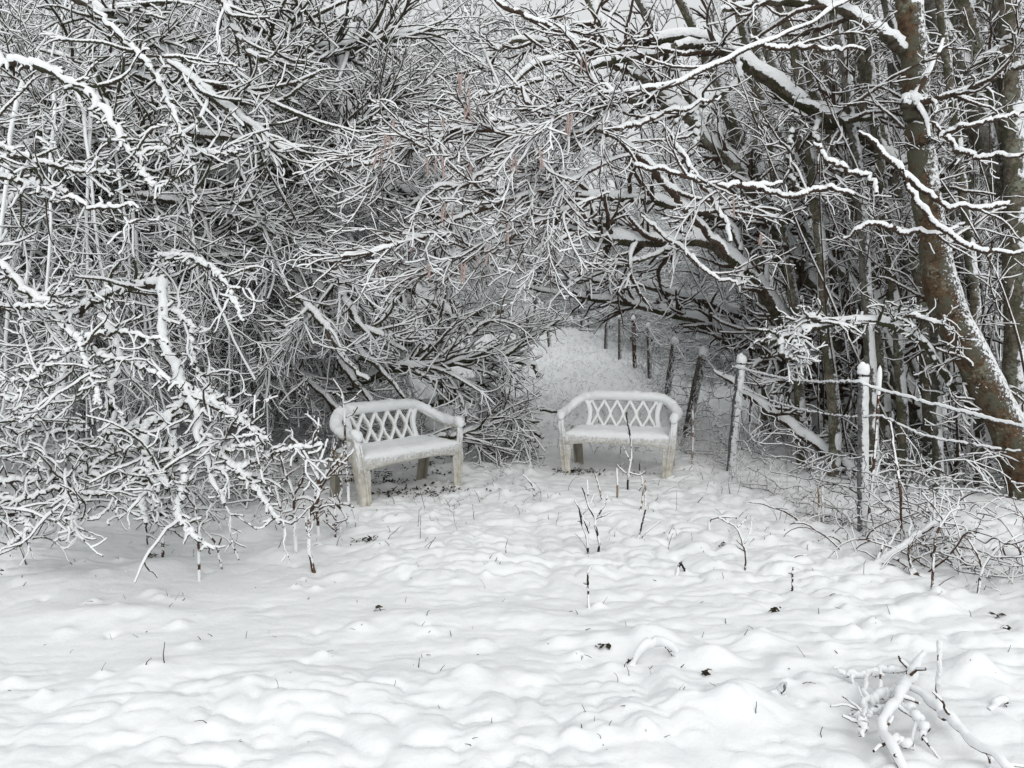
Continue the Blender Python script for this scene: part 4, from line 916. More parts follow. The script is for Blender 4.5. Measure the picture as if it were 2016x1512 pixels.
# low brush at the feet of the trunks
def brush(label, px, Y, w, n, H, n1, n2, mat='thorn', snow=.010):
    root = thing('bramble_bush', label, 'bush', (0, 0, 0), 'low brambles along the fence')
    x = (px - 1008) / FPX * Y
    P0 = np.stack([x + rng.normal(0, w, n), Y + rng.normal(0, w * .6, n), np.zeros(n)], 1); P0[:, 2] = ground_base(P0[:, 0], P0[:, 1])
    D0 = np.stack([rng.normal(0, .6, n), rng.normal(0, .6, n), np.ones(n)], 1)
    P = grow(P0, D0, H * rng.uniform(.6, 1.2, n), 12, .12, -.16)
    P[..., 2] = np.maximum(P[..., 2], ground_base(P[..., 0], P[..., 1]) + .02)
    rr = rng.uniform(.003, .006, n)[:, None] * np.linspace(1, .5, 12)
    P, rr = clear(P, rr)
    m = Mesh(); m.tube(P, rr, snowof(rr, snow, .5, .1), 5); m.build('stems', M[mat], root)
    t = Mesh(); a, ra = branch_off(P, rr, n1, (30, 70), (.15, .4), 6, (.1, 1), .25, -.05, rs=.7, rmin=.002)
    t.tube(a, ra, snowof(ra, snow, .5, .1), 5)
    b, rb = branch_off(a, ra, n2, (30, 70), (.06, .16), 4, (.1, 1), .3, rs=.7, rmin=.002); t.tube(b, rb, snowof(rb, snow * .8, .5, .1), 4)
    t.build('twigs', M[mat], root)
brush('tangle of dark twigs at the foot of the thickest trunk', 1900, 6.2, .6, 50, 1.0, 260, 500)
brush('snowy twig tangle beyond the wooden post', 1720, 7.2, .5, 50, .9, 260, 500)
brush('brush heap under the fallen pole', 1600, 8.3, .4, 30, .6, 130, 220)
brush('reddish brambles tangled in the wire at the lower edge of the fence', 1900, 4.5, .4, 24, .7, 50, 60, 'stem', .005)
brush('thin brambles at the foot of the iron stake', 1720, 5.1, .3, 16, .5, 36, 40, 'stem', .005)
brush('trailing brambles where the wire leaves the view', 2010, 4.2, .35, 20, .65, 40, 50, 'stem', .005)
brush('low arching twigs spreading into the gap between the two benches', 985, 8.0, .22, 34, .6, 120, 200)
brush('low snowy twigs under the end of the thicket behind the thicket bench', 880, 8.0, .6, 60, .8, 260, 420)
brush('dense low sprays hugging the ground under the dark hollow', 230, 6.4, .8, 40, .6, 160, 260, snow=.014)
brush('matted low twigs below the near branches at the left edge', 40, 5.6, .6, 30, .7, 140, 260, snow=.014)
brush('snowy low twigs between the drooping limb and the thicket bench', 470, 6.0, .35, 34, .7, 200, 360, snow=.013)

# ---------------------------------------------------------------- fence
def fence():
    root = thing('wire_fence', 'sagging wire fence with snow-capped posts running back along the path', 'fence', (0, 0, 0))
    posts = [  # top px,py ; bottom px,py ; depth ; radius px ; material
        ((1700, 728), (1697, 1100), 5.05, 10.5, 'greypost', 'rime-covered square post next to the iron stake'),
        ((1460, 708), (1436, 945), 7.0, 9, 'greypost', 'leaning post at the fence corner with dark cracked side'),
        ((1386, 693), (1345, 870), 8.7, 9, 'post', 'dark post leaning away from the bench'),
        ((1329, 672), (1306, 800), 10.8, 6.5, 'post', 'dark post behind the bench by the fence'),
        ((1276, 640), (1281, 735), 13.2, 4, 'post', None), ((1247, 626), (1251, 705), 15.2, 4, 'rust', None), ((1221, 623), (1221, 690), 17.5, 4, 'post', None),
        ((1196, 619), (1192, 668), 20, 4, 'post', None), ((1077, 613), (1084, 668), 21, 4, 'post', None)]
    tops = []
    for (t, b, Y, r, mt, lab) in posts:
        x, z = at(t[0], t[1], Y)[0], at(t[0], t[1], Y)[2]
        xb = at(b[0], b[1], Y)[0]; zb = float(ground_base(xb, Y)) - .05
        rr = r / FPX * Y
        m = Mesh(); n = 26
        S = np.stack([np.linspace(xb, x, n), np.full(n, Y), np.linspace(zb, z, n)], 1); S[1:-1, :2] += rng.normal(0, rr * .05, (n - 2, 2))
        V, Q = sweep(S[::3] if n > 20 else S, rr * 1.9, rr * 1.7, n, 12, sidev=(1, .3, 0), pw=2.6)
        V[:, :2] += rng.normal(0, rr * .06, (len(V), 2)); m.add(V, Q)
        # snow attribute: blown onto one side
        p = m.build('post', M[mt], root)
        if lab: p['label'] = lab
        c = Mesh(); dx = rr * rng.uniform(-.35, .35)
        V, Q = sweep([(x, Y, z - .03), (x, Y, z + .15 * rr), (x + dx, Y, z + .7 * rr), (x + dx, Y, z + 1.1 * rr), (x + dx * 1.4, Y, z + 1.35 * rr)], [rr * 2.1, rr * 2.3, rr * 2.2, rr * 1.6, rr * .5], [rr * 1.9, rr * 2.2, rr * 2.1, rr * 1.6, rr * .5], 12, 14, sidev=(1, 0, 0), pw=2)
        c.add(lump(V, .016, 40, int(Y * 7)), Q); c.build('snow_cap', M['snow'], p)
        tops.append((x, Y, z, xb, zb))
    # iron stake beside the near post
    m = Mesh(); a, b = at(1732, 730, 4.95), at(1704, 1075, 4.95)
    m.tube(smooth_path([b, (a + b) / 2 + [.01, 0, 0], a], 20), .0085, .007 * lumps((1, 20), .3, 1.5, .1), 8)
    s = m.build('iron_stake', M['rust'], root); s['label'] = 'rusty iron stake leaning against the rimed post'
    c = Mesh(); c.tube(smooth_path([a - [0, 0, .16], a - [0, 0, .06], a + [0, 0, .02], a + [0, 0, .035]], 10), [.011, .012, .014, .015, .015, .016, .016, .015, .012, .003], 0, 10); c.build('snow_cap', M['snow'], s)
    # wires: strung post to post with a sag
    def wire(pts, r, sn, name, lab=None, n=90, gap=.05):
        S = smooth_path(pts, n); S += np.stack([0 * S[:, 0], rng.normal(0, .002, n), rng.normal(0, .003, n)], 1)
        m = Mesh(); m.tube(S, r, sn * lumps((1, n), .7, 1.3, gap), 8)
        o = m.build(name, M['wire'], root)
        if lab: o['label'] = lab
    wire([at(1442, 723, 6.98), at(1537, 745, 6.2), at(1610, 753, 5.6), at(1679, 753, 5.05), at(1700, 757, 4.95), at(1739, 771, 4.85), at(1881, 809, 4.35), at(2016, 842, 3.95), at(2160, 870, 3.6)], .0035, .017, 'top_wire', 'top wire thickly roped with snow', 160, 0)
    wire([at(1464, 766, 6.98), at(1537, 796, 6.3), at(1623, 816, 5.6), at(1695, 822, 5.05), at(1739, 822, 4.85), at(1816, 857, 4.55), at(1924, 878, 4.2), at(2016, 890, 3.95), at(2160, 905, 3.6)], .003, .011, 'middle_wire', None, 160, .1)
    wire([at(1450, 880, 6.95), at(1540, 905, 6.2), at(1610, 925, 5.7), at(1695, 928, 5.05), at(1800, 960, 4.6), at(1900, 965, 4.3), at(2016, 985, 3.95), at(2160, 1010, 3.6)], .0028, .009, 'lower_wire', None, 140, .2)
    def between(i, j, f0, f1, sag, r, sn, gap=.05):
        a, b = tops[i], tops[j]
        A = np.array([a[0] * f0 + a[3] * (1 - f0), a[1], a[2] * f0 + a[4] * (1 - f0)]); B = np.array([b[0] * f1 + b[3] * (1 - f1), b[1], b[2] * f1 + b[4] * (1 - f1)])
        mid = (A + B) / 2; mid[2] -= sag
        wire([A, mid, B], r, sn, 'strand_wire', None, 50, gap)
    for i in range(1, 7):
        between(i, i + 1, .97, .97, .16, .004, .010); between(i, i + 1, .72, .72, .12, .003, .008, .2)
    between(7, 8, .95, .95, .1, .004, .012)
    # wire mesh: slack rectangular netting, bulging and half fallen
    def mesh_panel(a0, a1, b0, b1, nh, nv, slump, seed, bulge=.15):
        """a0,b0 foot and b... : a0 foot at one end, a1 top at that end; b0, b1 at the other"""
        m = Mesh(); a0, a1, b0, b1 = map(lambda q: np.asarray(q, float), (a0, a1, b0, b1))
        def pt(u, v):
            u = np.asarray(u, float); v = np.asarray(v, float)
            p = ((a0 * (1 - v[:, None]) + a1 * v[:, None]) * (1 - u[:, None]) + (b0 * (1 - v[:, None]) + b1 * v[:, None]) * u[:, None])
            s = np.sin(u * np.pi)
            p[:, 2] -= slump * s * (.3 + .7 * v) * (1 + .4 * (vnoise(u * 6, v * 2, seed) - .5))
            nb = (vnoise(u * 5, v * 3, seed + 1) - .5) * 2 * bulge + (vnoise(u * 14, v * 9, seed + 2) - .5) * .11
            p[:, 0] -= nb * (.3 + s); p[:, 1] -= nb * .5 * (.3 + s) + .05 * s
            p[:, 0] += (vnoise(u * 22, v * 13, seed + 3) - .5) * .05
            p[:, 2] += (vnoise(u * 18, v * 8, seed + 4) - .5) * .05
            p[:, 2] = np.maximum(p[:, 2], ground_base(p[:, 0], p[:, 1]) + .05)
            return p
        for j in range(nh):
            v = (j / (nh - 1)) ** 1.15; u = np.linspace(0, 1, 90)
            m.tube(pt(u, np.full(90, v)), .0028, .008 * lumps((1, 90), .5, 1.4, .1), 5)
        for i in range(nv):
            u = i / (nv - 1); v = np.linspace(0, 1, 26)
            m.tube(pt(u + .012 * np.sin(v * 9 + i), v), .0021, .005 * lumps((1, 26), .3, 1.4, .3), 5)
        m.build('wire_netting', M['wire'], root)
    def foot(px, py, Y, dz=0): p = at(px, py, Y); p[2] = float(ground_base(p[0], p[1])) + .04 + dz; return p
    mesh_panel(foot(1436, 945, 6.9), at(1455, 765, 6.9), foot(1697, 1100, 4.95), at(1700, 900, 4.95), 7, 18, .18, 31)
    mesh_panel(foot(1345, 870, 8.6), at(1384, 715, 8.6), foot(1436, 945, 6.9), at(1455, 760, 6.9), 8, 15, .10, 41)
    mesh_panel(foot(1306, 800, 10.7), at(1328, 690, 10.7), foot(1345, 870, 8.6), at(1384, 715, 8.6), 8, 14, .10, 51)
    mesh_panel(foot(1281, 735, 13.2), at(1276, 650, 13.2), foot(1306, 800, 10.7), at(1328, 690, 10.7), 8, 22, .08, 61)
    mesh_panel(foot(1251, 700, 15.2), at(1247, 636, 15.2), foot(1281, 735, 13.2), at(1276, 650, 13.2), 7, 16, .06, 71)
    mesh_panel(foot(1697, 1100, 4.95), at(1704, 940, 4.95), foot(2160, 1330, 3.35), at(2160, 1060, 3.5), 6, 15, .12, 81)
fence()

# ---------------------------------------------------------------- saplings and dead stems standing in the snow
def plant(name, label, paths, mat, cat='sapling', Y=None, sn=.004, tw=0, group='saplings and dead stems in the snow', twl=(.04, .12), k=6, cover=False, thick=1.25):
    """first point of first path is on the ground; the rest of the drawing stands at that distance"""
    g = gat(*paths[0][0][:2]); Y0 = g[1] if Y is None else Y
    root = None
    out, outr = [], []
    m = Mesh()
    for j, p in enumerate(paths):
        dv = rng.uniform(-.12, .12) if j else 0
        Q = [[*at(q[0], q[1], Y0 + dv * (i / max(1, len(p) - 1) if j else 0) + (rng.uniform(-.03, .03) if i else 0)), q[2] * thick / FPX * Y0] for i, q in enumerate(p)]
        if p[0][1] > 1e3 or j == 0 or True:
            gg = float(ground_z(np.array([Q[0][0]]), np.array([Q[0][1]]))[0])
            if Q[0][2] < gg + .06: Q[0][2] = gg - .02
        S = smooth_path(Q, 20); S[:, :3] += rng.normal(0, .0012, (20, 3))
        out.append(S[:, :3]); outr.append(S[:, 3])
    P, Rr = np.stack(out), np.stack(outr)
    m.tube(P, Rr, (sn + .2 * Rr) * lumps(Rr.shape, .5, 1.4, .05), k, **(dict(cov=.02, ar=(-.95, -.6)) if cover else dict(cov=.45)))
    if tw:
        a, ra = branch_off(P, Rr, tw, (30, 65), twl, 6, (.25, 1), .2, .05, rs=.6, rmin=.0014); m.tube(a, ra, snowof(ra, sn * 1.2, .5, .2), 5)
    o = m.build(name, M[mat]); tag(o, label, cat, group)
    return o
S = 'sapling'
plant('sapling', 'forked bare sapling with budded tips standing in front of the two benches', [[(1158, 1090, 2), (1155, 1055, 2), (1146, 1035, 1.6), (1140, 1000, 1.3), (1131, 985, 1)], [(1177, 1098, 2.2), (1180, 1070, 2), (1172, 1035, 2), (1172, 1020, 1.8), (1160, 1000, 1.6), (1152, 975, 1.4), (1146, 960, 1)],
    [(1172, 1022, 1.6), (1188, 998, 1.3), (1198, 972, 1)], [(1160, 1000, 1.4), (1170, 972, 1)], [(1158, 975, 1.3), (1156, 945, 1)], [(1174, 1020, 1.3), (1190, 1015, 1), (1203, 1008, .9)], [(1160, 1050, 1.6), (1150, 1025, 1.2), (1145, 1010, 1)]], 'dark_stem', tw=5, sn=.002)
plant('dead_stem', 'single dark dead stem in the open snow below the forked sapling', [[(1160, 1187, 1.8), (1158, 1160, 1.8), (1157, 1130, 1.6), (1165, 1115, 1.2)], [(1157, 1150, 1.4), (1150, 1148, 1.2)]], 'dark_stem', 'stem', sn=.003)
plant('dead_stem', 'bent black stalk folded into an upside-down V in the snow', [[(1331, 1133, 2.4), (1336, 1118, 2.4), (1341, 1108, 2.2)], [(1341, 1108, 2.2), (1348, 1122, 2.2), (1357, 1137, 2.2)]], 'dark_stem', 'stem', sn=.004)
plant('dead_stem', 'short dark upright stick with one side spur in the open snow', [[(1560, 1161, 1.8), (1560, 1140, 1.6), (1561, 1117, 1.4)], [(1560, 1130, 1.2), (1553, 1128, 1)]], 'dark_stem', 'stem', sn=.001)
plant('sapling', 'spindly forked sapling leaning near the foot of the fence', [[(1466, 1118, 1.4), (1468, 1095, 1.6), (1464, 1075, 1.8), (1450, 1040, 1.4), (1430, 1028, 1.2), (1415, 1020, 1)], [(1465, 1070, 1.6), (1476, 1050, 1.3), (1480, 1025, 1)], [(1452, 1038, 1.2), (1466, 1025, 1), (1470, 1015, .9)]], 'stem', tw=5, sn=.004)
plant('dead_stem', 'low bowed twig arching over the snow near the spindly forked sapling', [[(1397, 1046, 2), (1396, 1028, 2), (1405, 1020, 1.8), (1430, 1018, 1.4), (1450, 1020, 1)]], 'stem', 'stem', sn=.006)
plant('dead_stem', 'slanting dark stalk beside a pale crossed one before the bench by the fence', [[(1256, 1063, 1.4), (1262, 1040, 1.4), (1271, 1004, 1.2)], [(1258, 1063, 1.2), (1275, 1045, 1.2), (1298, 1027, 1)]], 'dark_stem', 'stem', sn=.003)
for i, (xa, ya, xb, yb, lab) in enumerate([(1186, 992, 1172, 933, 'leaning'), (1215, 984, 1214, 922, 'upright'), (1260, 1010, 1266, 966, 'stubby'), (1270, 998, 1270, 946, 'slender'), (1362, 920, 1364, 800, 'tallest')]):
    plant('dead_stem', '%s pale straw-coloured dead stalk by the bench near the fence' % lab, [[(xa, ya, 1.7), ((xa + xb) / 2 + 1, (ya + yb) / 2, 1.6), (xb, yb, 1.3)]], 'straw', 'stem', sn=.001)
plant('sapling', 'long thin wand of a sapling rising in front of the bench by the fence', [[(1235, 962, 1.6), (1238, 930, 1.6), (1243, 900, 1.4), (1241, 860, 1.3), (1236, 835, 1.2), (1233, 812, 1)], [(1241, 908, 1.2), (1232, 890, 1), (1227, 878, .8)], [(1237, 935, 1.4), (1224, 925, 1.3), (1214, 915, 1)], [(1238, 930, 1.4), (1258, 935, 1.2), (1272, 927, 1)], [(1256, 968, 1.4), (1265, 950, 1.3), (1260, 930, 1.2), (1259, 914, .9)]], 'dark_stem', sn=.003, tw=3)
plant('dead_stem', 'crooked dark twig standing between the two benches', [[(1052, 982, 1.8), (1050, 960, 1.6), (1040, 945, 1.4), (1030, 935, 1)], [(1050, 960, 1.2), (1036, 963, 1)]], 'dark_stem', 'stem', sn=.003)
plant('sapling', 'tall bare brown shoot standing right before the arm of the thicket bench', [[(687, 992, 2.6), (684, 935, 2.3), (680, 880, 2), (678, 820, 1.8), (674, 778, 1.6), (655, 746, 1.2)], [(678, 795, 1.5), (695, 786, 1.2), (712, 768, .9)], [(679, 822, 1.4), (695, 815, 1.2), (704, 802, .9)], [(682, 900, 1.4), (700, 880, 1)], [(676, 786, 1.3), (660, 772, 1.1)]], 'stem', tw=6, sn=.004)
plant('sapling', 'slim sapling with snow-tufted side twigs at the end of the drooping limb', [[(392, 1132, 2.4), (391, 1085, 2.2), (389, 1040, 2), (384, 1000, 2), (378, 975, 1.8), (360, 950, 1.5)], [(384, 1000, 1.6), (365, 970, 1.4), (350, 945, 1)]], 'stem', tw=8, sn=.006)
plant('dead_stem', 'reddish broken stalk at the edge of the thicket', [[(321, 1095, 2.4), (320, 1060, 2.4), (317, 1030, 2.4), (315, 1026, 2.2)], [(319, 1040, 1.6), (340, 1044, 1.4), (360, 1060, 1)]], 'stem', 'stem', sn=.004)
plant('dead_stem', 'bowed thin stalk with forked tip beside the slim sapling', [[(437, 1112, 1.8), (428, 1080, 1.8), (415, 1058, 1.6), (405, 1048, 1.2)], [(428, 1080, 1.2), (436, 1060, 1)], [(470, 1102, 1.2), (458, 1075, 1.2), (440, 1058, 1), (415, 1050, 1)]], 'stem', 'stem', sn=.006)
# the clustered saplings left of the thicket bench
SP = [
    ('tallest leaning sapling with snowy forks in the cluster before the thicket bench', [[(618, 1116, 3.4), (609, 1085, 3), (608, 1050, 2.6), (610, 1010, 2.8), (625, 985, 3), (628, 950, 2.6), (612, 915, 2.2), (590, 880, 2), (570, 862, 1.6)], [(628, 955, 2.2), (650, 925, 2), (672, 900, 1.4)], [(622, 925, 2), (635, 895, 1.6), (645, 865, 1.2)], [(628, 965, 2), (650, 935, 1.8), (684, 903, 1.4)]]),
    ('straight reddish sapling at the outer side of the cluster before the thicket bench', [[(583, 1090, 3), (581, 1050, 2.8), (579, 1010, 2.4), (577, 970, 2.2), (560, 930, 1.8), (553, 905, 1.2)], [(579, 985, 2), (600, 980, 2.4), (625, 990, 2.4)], [(578, 975, 1.8), (596, 945, 1.6), (600, 915, 1)]]),
    ('short stout broken stem in the middle of the sapling cluster', [[(628, 1046, 3), (625, 1020, 2.4), (622, 985, 2.2), (620, 950, 1.8)], [(630, 1008, 1.3), (640, 1005, 1.3), (645, 1030, 1.2)]]),
    ('thin stalk with a snow-bent hood beside the thicket bench leg', [[(660, 1052, 1.6), (661, 1025, 1.6), (658, 1000, 1.6)], [(685, 1030, 1.4), (675, 1008, 1.6), (660, 992, 2.2), (640, 990, 2)], [(660, 992, 1.6), (690, 994, 1.6)]]),
    ('twiggy sapling with long snow-topped side twigs next to the bench arm', [[(668, 985, 2), (672, 950, 2), (662, 930, 1.8), (655, 900, 1.4), (665, 870, 1)], [(655, 935, 1.8), (675, 933, 1.8), (695, 935, 1.4)], [(664, 930, 1.4), (680, 905, 1.4), (700, 880, 1)]]),
    ('bushy little sapling nearest the drooping limb', [[(560, 1060, 2.2), (556, 1020, 2), (548, 985, 2), (540, 950, 1.6)], [(556, 1010, 1.8), (580, 1003, 1.8), (600, 995, 1.2)], [(550, 990, 1.6), (525, 970, 1.4), (510, 965, 1)]]),
]
for lab, pp in SP: plant('sapling', lab, pp, 'stem', tw=16, sn=.009, twl=(.06, .18))
# stems at the fence foot
FS = [('pair of pale straw stalks against the netting', [[(1612, 1035, 1.6), (1612, 990, 1.5), (1610, 960, 1.2)], [(1622, 1025, 1.6), (1619, 985, 1.5), (1620, 960, 1.2)]], 'straw'),
      ('tall reddish shoot standing by the iron stake', [[(1776, 1095, 2.4), (1775, 1040, 2.2), (1772, 960, 2.2), (1762, 900, 2), (1752, 830, 1.8)]], 'stem'),
      ('long slanting reddish bramble shoot in the lower right corner of the fence', [[(1925, 1165, 2.2), (1935, 1120, 2.2), (1965, 1080, 2), (1995, 1060, 1.6), (2016, 1050, 1.2)], [(1935, 1125, 1.8), (1925, 1095, 1.6), (1905, 1060, 1.2)]], 'stem'),
      ('arched red-brown stem beside the slanting bramble shoot', [[(1835, 1165, 2), (1838, 1100, 2), (1845, 1050, 1.8), (1870, 1010, 1.4), (1890, 1000, 1)]], 'stem'),
      ('short hooked stem where the snowy twig meets the brambles', [[(1800, 1130, 2), (1790, 1100, 1.8), (1790, 1075, 1.6), (1805, 1050, 1.2)]], 'stem')]
for lab, pp, mt in FS: plant('dead_stem', lab, pp, mt, 'stem', sn=.004, tw=4)
# snow-topped long twig lying up into the brambles
root = thing('fallen_branch', 'long thin snow-topped twig leaning up out of the snow into the brambles', 'branch')
m = Mesh(); m2P, m2R = limbs(m, [[(1632, 1182, 4.15, 2), (1650, 1158, 4.2, 3), (1678, 1143, 4.25, 4), (1747, 1097, 4.35, 5), (1815, 1050, 4.45, 5), (1860, 1022, 4.5, 4), (1894, 1003, 4.5, 3)], [(1750, 1090, 4.35, 3), (1790, 1120, 4.2, 4), (1850, 1150, 4.1, 4), (1940, 1180, 4.0, 4), (2030, 1215, 3.9, 3)],
    [(1668, 1150, 4.2, 3), (1685, 1185, 4.0, 2.5), (1700, 1215, 3.9, 2)]], 8, .012, .5); m.build('stem', M['stem'], root)
t = Mesh(); twigs(t, m2P, m2R, 26, 40, 0, (.12, .35), (.06, .18), snow=.008); t.build('twigs', M['stem'], root)
# the fallen snow-laden branch in the lower right corner
root = thing('fallen_branch', 'broken forked branch thickly coated in snow lying in the near corner', 'branch')
def c8(x, y): return (1200 + x / 2.47, 1050 + y / 2.47)
def F(lst): return [(*c8(x, y), Y, r) for x, y, Y, r in lst]
m = Mesh(); P, Rr = limbs(m, [
    F([(1525, 590, 3.17, 5.8), (1480, 670, 3.02, 6.5), (1440, 740, 2.87, 7.9), (1390, 830, 2.72, 7.2), (1345, 900, 2.62, 7.2), (1310, 960, 2.57, 6.5), (1370, 1040, 2.47, 7.2), (1400, 1130, 2.42, 6.5), (1450, 1180, 2.40, 5.8)]),
    F([(1440, 745, 2.87, 6.5), (1500, 780, 2.80, 5.8), (1600, 850, 2.70, 6.5), (1660, 920, 2.60, 6.5), (1750, 1010, 2.50, 5.8), (1900, 1120, 2.37, 5.0), (2000, 1200, 2.32, 3.6)]),
    F([(1245, 840, 2.82, 5.0), (1300, 800, 2.84, 6.5), (1400, 775, 2.87, 5.8)]),
    F([(1250, 890, 2.67, 2.9), (1300, 870, 2.70, 4.3), (1350, 850, 2.72, 3.6)]),
    F([(1430, 840, 2.72, 4.3), (1480, 880, 2.64, 6.5), (1520, 940, 2.60, 6.5), (1515, 1000, 2.55, 3.6)]),
    F([(1350, 1000, 2.52, 5.8), (1400, 1010, 2.52, 6.5), (1470, 1050, 2.50, 5.0)]),
    F([(1180, 735, 2.97, 1.8), (1190, 700, 3.02, 2.5), (1250, 680, 3.02, 3.6), (1330, 665, 3.02, 4.3), (1430, 670, 3.02, 3.6)]),
    F([(1090, 660, 3.07, 2.2), (1180, 695, 3.02, 2.9), (1260, 685, 3.02, 3.6), (1325, 695, 2.97, 2.2)]),
    F([(1240, 970, 2.57, 2.9), (1238, 840, 2.77, 2.9), (1240, 760, 2.87, 2.5), (1250, 690, 3.02, 2.2)]),
    F([(1230, 990, 2.52, 4.3), (1225, 930, 2.57, 6.5), (1200, 900, 2.62, 4.3)]),
], 14, .014, .55, 34, .005, .1, 0, ar=(-.62, -.1), cov=.15); m.build('stem', M['stem'], root)
t = Mesh(); a, ra = branch_off(P, Rr, 26, (35, 75), (.05, .20), 7, (.2, 1), .2, .02, rs=.5, rmin=.002); t.tube(a, ra, snowof(ra, .007, .4, .1), 6); t.build('twigs', M['stem'], root)
plant('dead_stem', 'upright stick plastered white with snow beside the broken forked branch', [[c8(1605, 850) + (4.2,), c8(1595, 740) + (4.4,), c8(1605, 620) + (4.5,), c8(1602, 530) + (4.2,)]], 'greypost', 'stem', sn=.012, k=12, cover=True, thick=.9)
# small hooded clumps: bent stalks under snow
for lab, pp in [('bent dead stalk with a dark hollow under its snow hood in the near snow', [[(1243, 1300, 4), (1262, 1282, 6), (1290, 1268, 7), (1310, 1270, 5), (1330, 1284, 3)], [(1312, 1272, 5), (1325, 1290, 4), (1318, 1308, 3)]]),
                ('drooped brown stalk below the hollow snow hood', [[(1299, 1345, 3), (1312, 1370, 5), (1328, 1395, 3), (1324, 1415, 1.5)]]),
                ('frayed clump of buried stalks at the near edge of the snow', [[(1432, 1400, 4), (1448, 1428, 7), (1470, 1450, 9), (1500, 1482, 8), (1540, 1512, 6)], [(1440, 1400, 3), (1455, 1440, 5), (1458, 1462, 3)], [(1478, 1470, 4), (1490, 1490, 6), (1488, 1506, 3)]]),
                ('small snow-hooded twig pair between the hollow hood and the forked branch', [[(1520, 1372, 3), (1535, 1362, 6), (1545, 1355, 4)], [(1545, 1356, 2), (1545, 1385, 1.5)]]),
                ('snow-bowed bit of twig in the near right corner', [[(1950, 1395, 3), (1965, 1382, 6), (1980, 1384, 4), (1972, 1408, 2)], [(1925, 1420, 2), (1928, 1438, 1.5)]]),
                ('split snowy tuft low in the middle of the near snow', [[(912, 1350, 5), (925, 1362, 8), (940, 1372, 6)], [(925, 1362, 5), (930, 1380, 3)]])]:
    o = plant('dead_stem', lab, pp, 'stem', 'stem', sn=.022, k=12, cover=True, thick=.8)

# loose dead bits poking out of the snow: nobody could count them
def scatter():
    n = 700
    x = []; y = []
    while len(x) < n:
        Y = 2.5 + 7.0 * rng.random() ** 1.0; X = rng.uniform(-.7, .7) * Y
        if vnoise(X * 1.2, Y * 1.2, 33) + .12 * X / Y > .44 or rng.random() < .12: x.append(X); y.append(Y)
    x, y = np.array(x), np.array(y)
    for i in range(n):
        if i % 3:
            q = _bumps[rng.integers(len(_bumps))]; x[i], y[i] = q[0] + rng.normal(0, q[2]), q[1] - abs(rng.normal(0, q[2]))
    P0 = np.stack([x, y, ground_z(x, y) - .015], 1)
    D0 = np.stack([rng.normal(0, .5, n), rng.normal(0, .5, n), np.full(n, 1.0)], 1)
    P = grow(P0, D0, rng.uniform(.015, .06, n) * (1 + (rng.random(n) < .12)), 5, .16)
    m = Mesh(); m.tube(P, rng.uniform(.0008, .0030, n)[:, None] * np.linspace(1, .5, 5), 0, 4)
    tag(m.build('stubble', M['dark_stem']), 'small dark stalk ends poking through the open snow', 'stubble', kind='stuff')
    n = 230; Y = 4.6 + 4.2 * rng.random(n); u = rng.uniform(-.5, .52, n); k = (np.abs(u * Y + .05) > .0) ; X = u * Y
    P0 = np.stack([X, Y, ground_z(X, Y) - .02], 1); D0 = np.stack([rng.normal(0, .28, n), rng.normal(0, .28, n), np.ones(n)], 1)
    P = grow(P0, D0, rng.uniform(.05, .22, n), 8, .12); m = Mesh(); rr = rng.uniform(.0012, .0026, n)[:, None] * np.linspace(1, .5, 8)
    m.tube(P, rr, .003 * lumps(rr.shape, .3, 1.4, .3), 5, cov=.6)
    a, ra = branch_off(P, rr, 200, (25, 60), (.02, .08), 4, (.3, 1), .2, rs=.6, rmin=.001); m.tube(a, ra, .003 * lumps(ra.shape, .3, 1.4, .3), 4, cov=.6)
    tag(m.build('dead_weeds', M['dark_stem']), 'thin dead weed stalks standing around the benches and up to the fence', 'weeds', kind='stuff')
    # long dry grass on the path and along the fence foot
    n = 4200; Y = 8.0 + 24 * rng.random(n) ** 1.4
    pxl = np.interp(Y, [8, 12, 18, 32], [900, 960, 950, 980]); pxr = np.interp(Y, [8, 12, 18, 32], [1370, 1300, 1250, 1200])
    X = ((pxl + (pxr - pxl) * rng.random(n)) - 1008) / FPX * Y
    P0 = np.stack([X, Y, ground_z(X, Y) - .02], 1)
    D0 = np.stack([rng.normal(0, .5, n), rng.normal(0, .5, n), np.full(n, .9)], 1)
    P = grow(P0, D0, rng.uniform(.04, .14, n) * (1 + (rng.random(n) < .05) * 1.5), 5, .15, -.2)
    m = Mesh(); rr = rng.uniform(.0014, .0034, n)[:, None] * np.linspace(1, .5, 5); m.tube(P, rr, .003 * lumps(rr.shape, .3, 1.3, .35), 4, cov=.7)
    tag(m.build('dry_grass', M['stem']), 'dry grass blades sticking through snow along the path', 'grass', kind='stuff')
    n = 700; U = rng.random(n); Y = 3.4 + U * 12; pc = np.interp(Y, [3.4, 5, 7, 8.7, 10.8, 15.4], [2160, 1697, 1436, 1345, 1306, 1251])
    X = (pc - 1008) / FPX * Y + rng.normal(.05, .16, n)
    P0 = np.stack([X, Y, ground_z(X, Y) - .02], 1)
    D0 = np.stack([rng.normal(0, .45, n), rng.normal(0, .45, n), np.full(n, .9)], 1)
    P = grow(P0, D0, rng.uniform(.06, .28, n), 6, .16, -.12)
    m = Mesh(); rr = rng.uniform(.001, .0024, n)[:, None] * np.linspace(1, .5, 6); m.tube(P, rr, .004 * lumps(rr.shape, .3, 1.3, .35), 4)
    tag(m.build('fence_grass', M['straw']), 'tangled dry grass and stalks along the foot of the fence', 'grass', kind='stuff')
scatter()
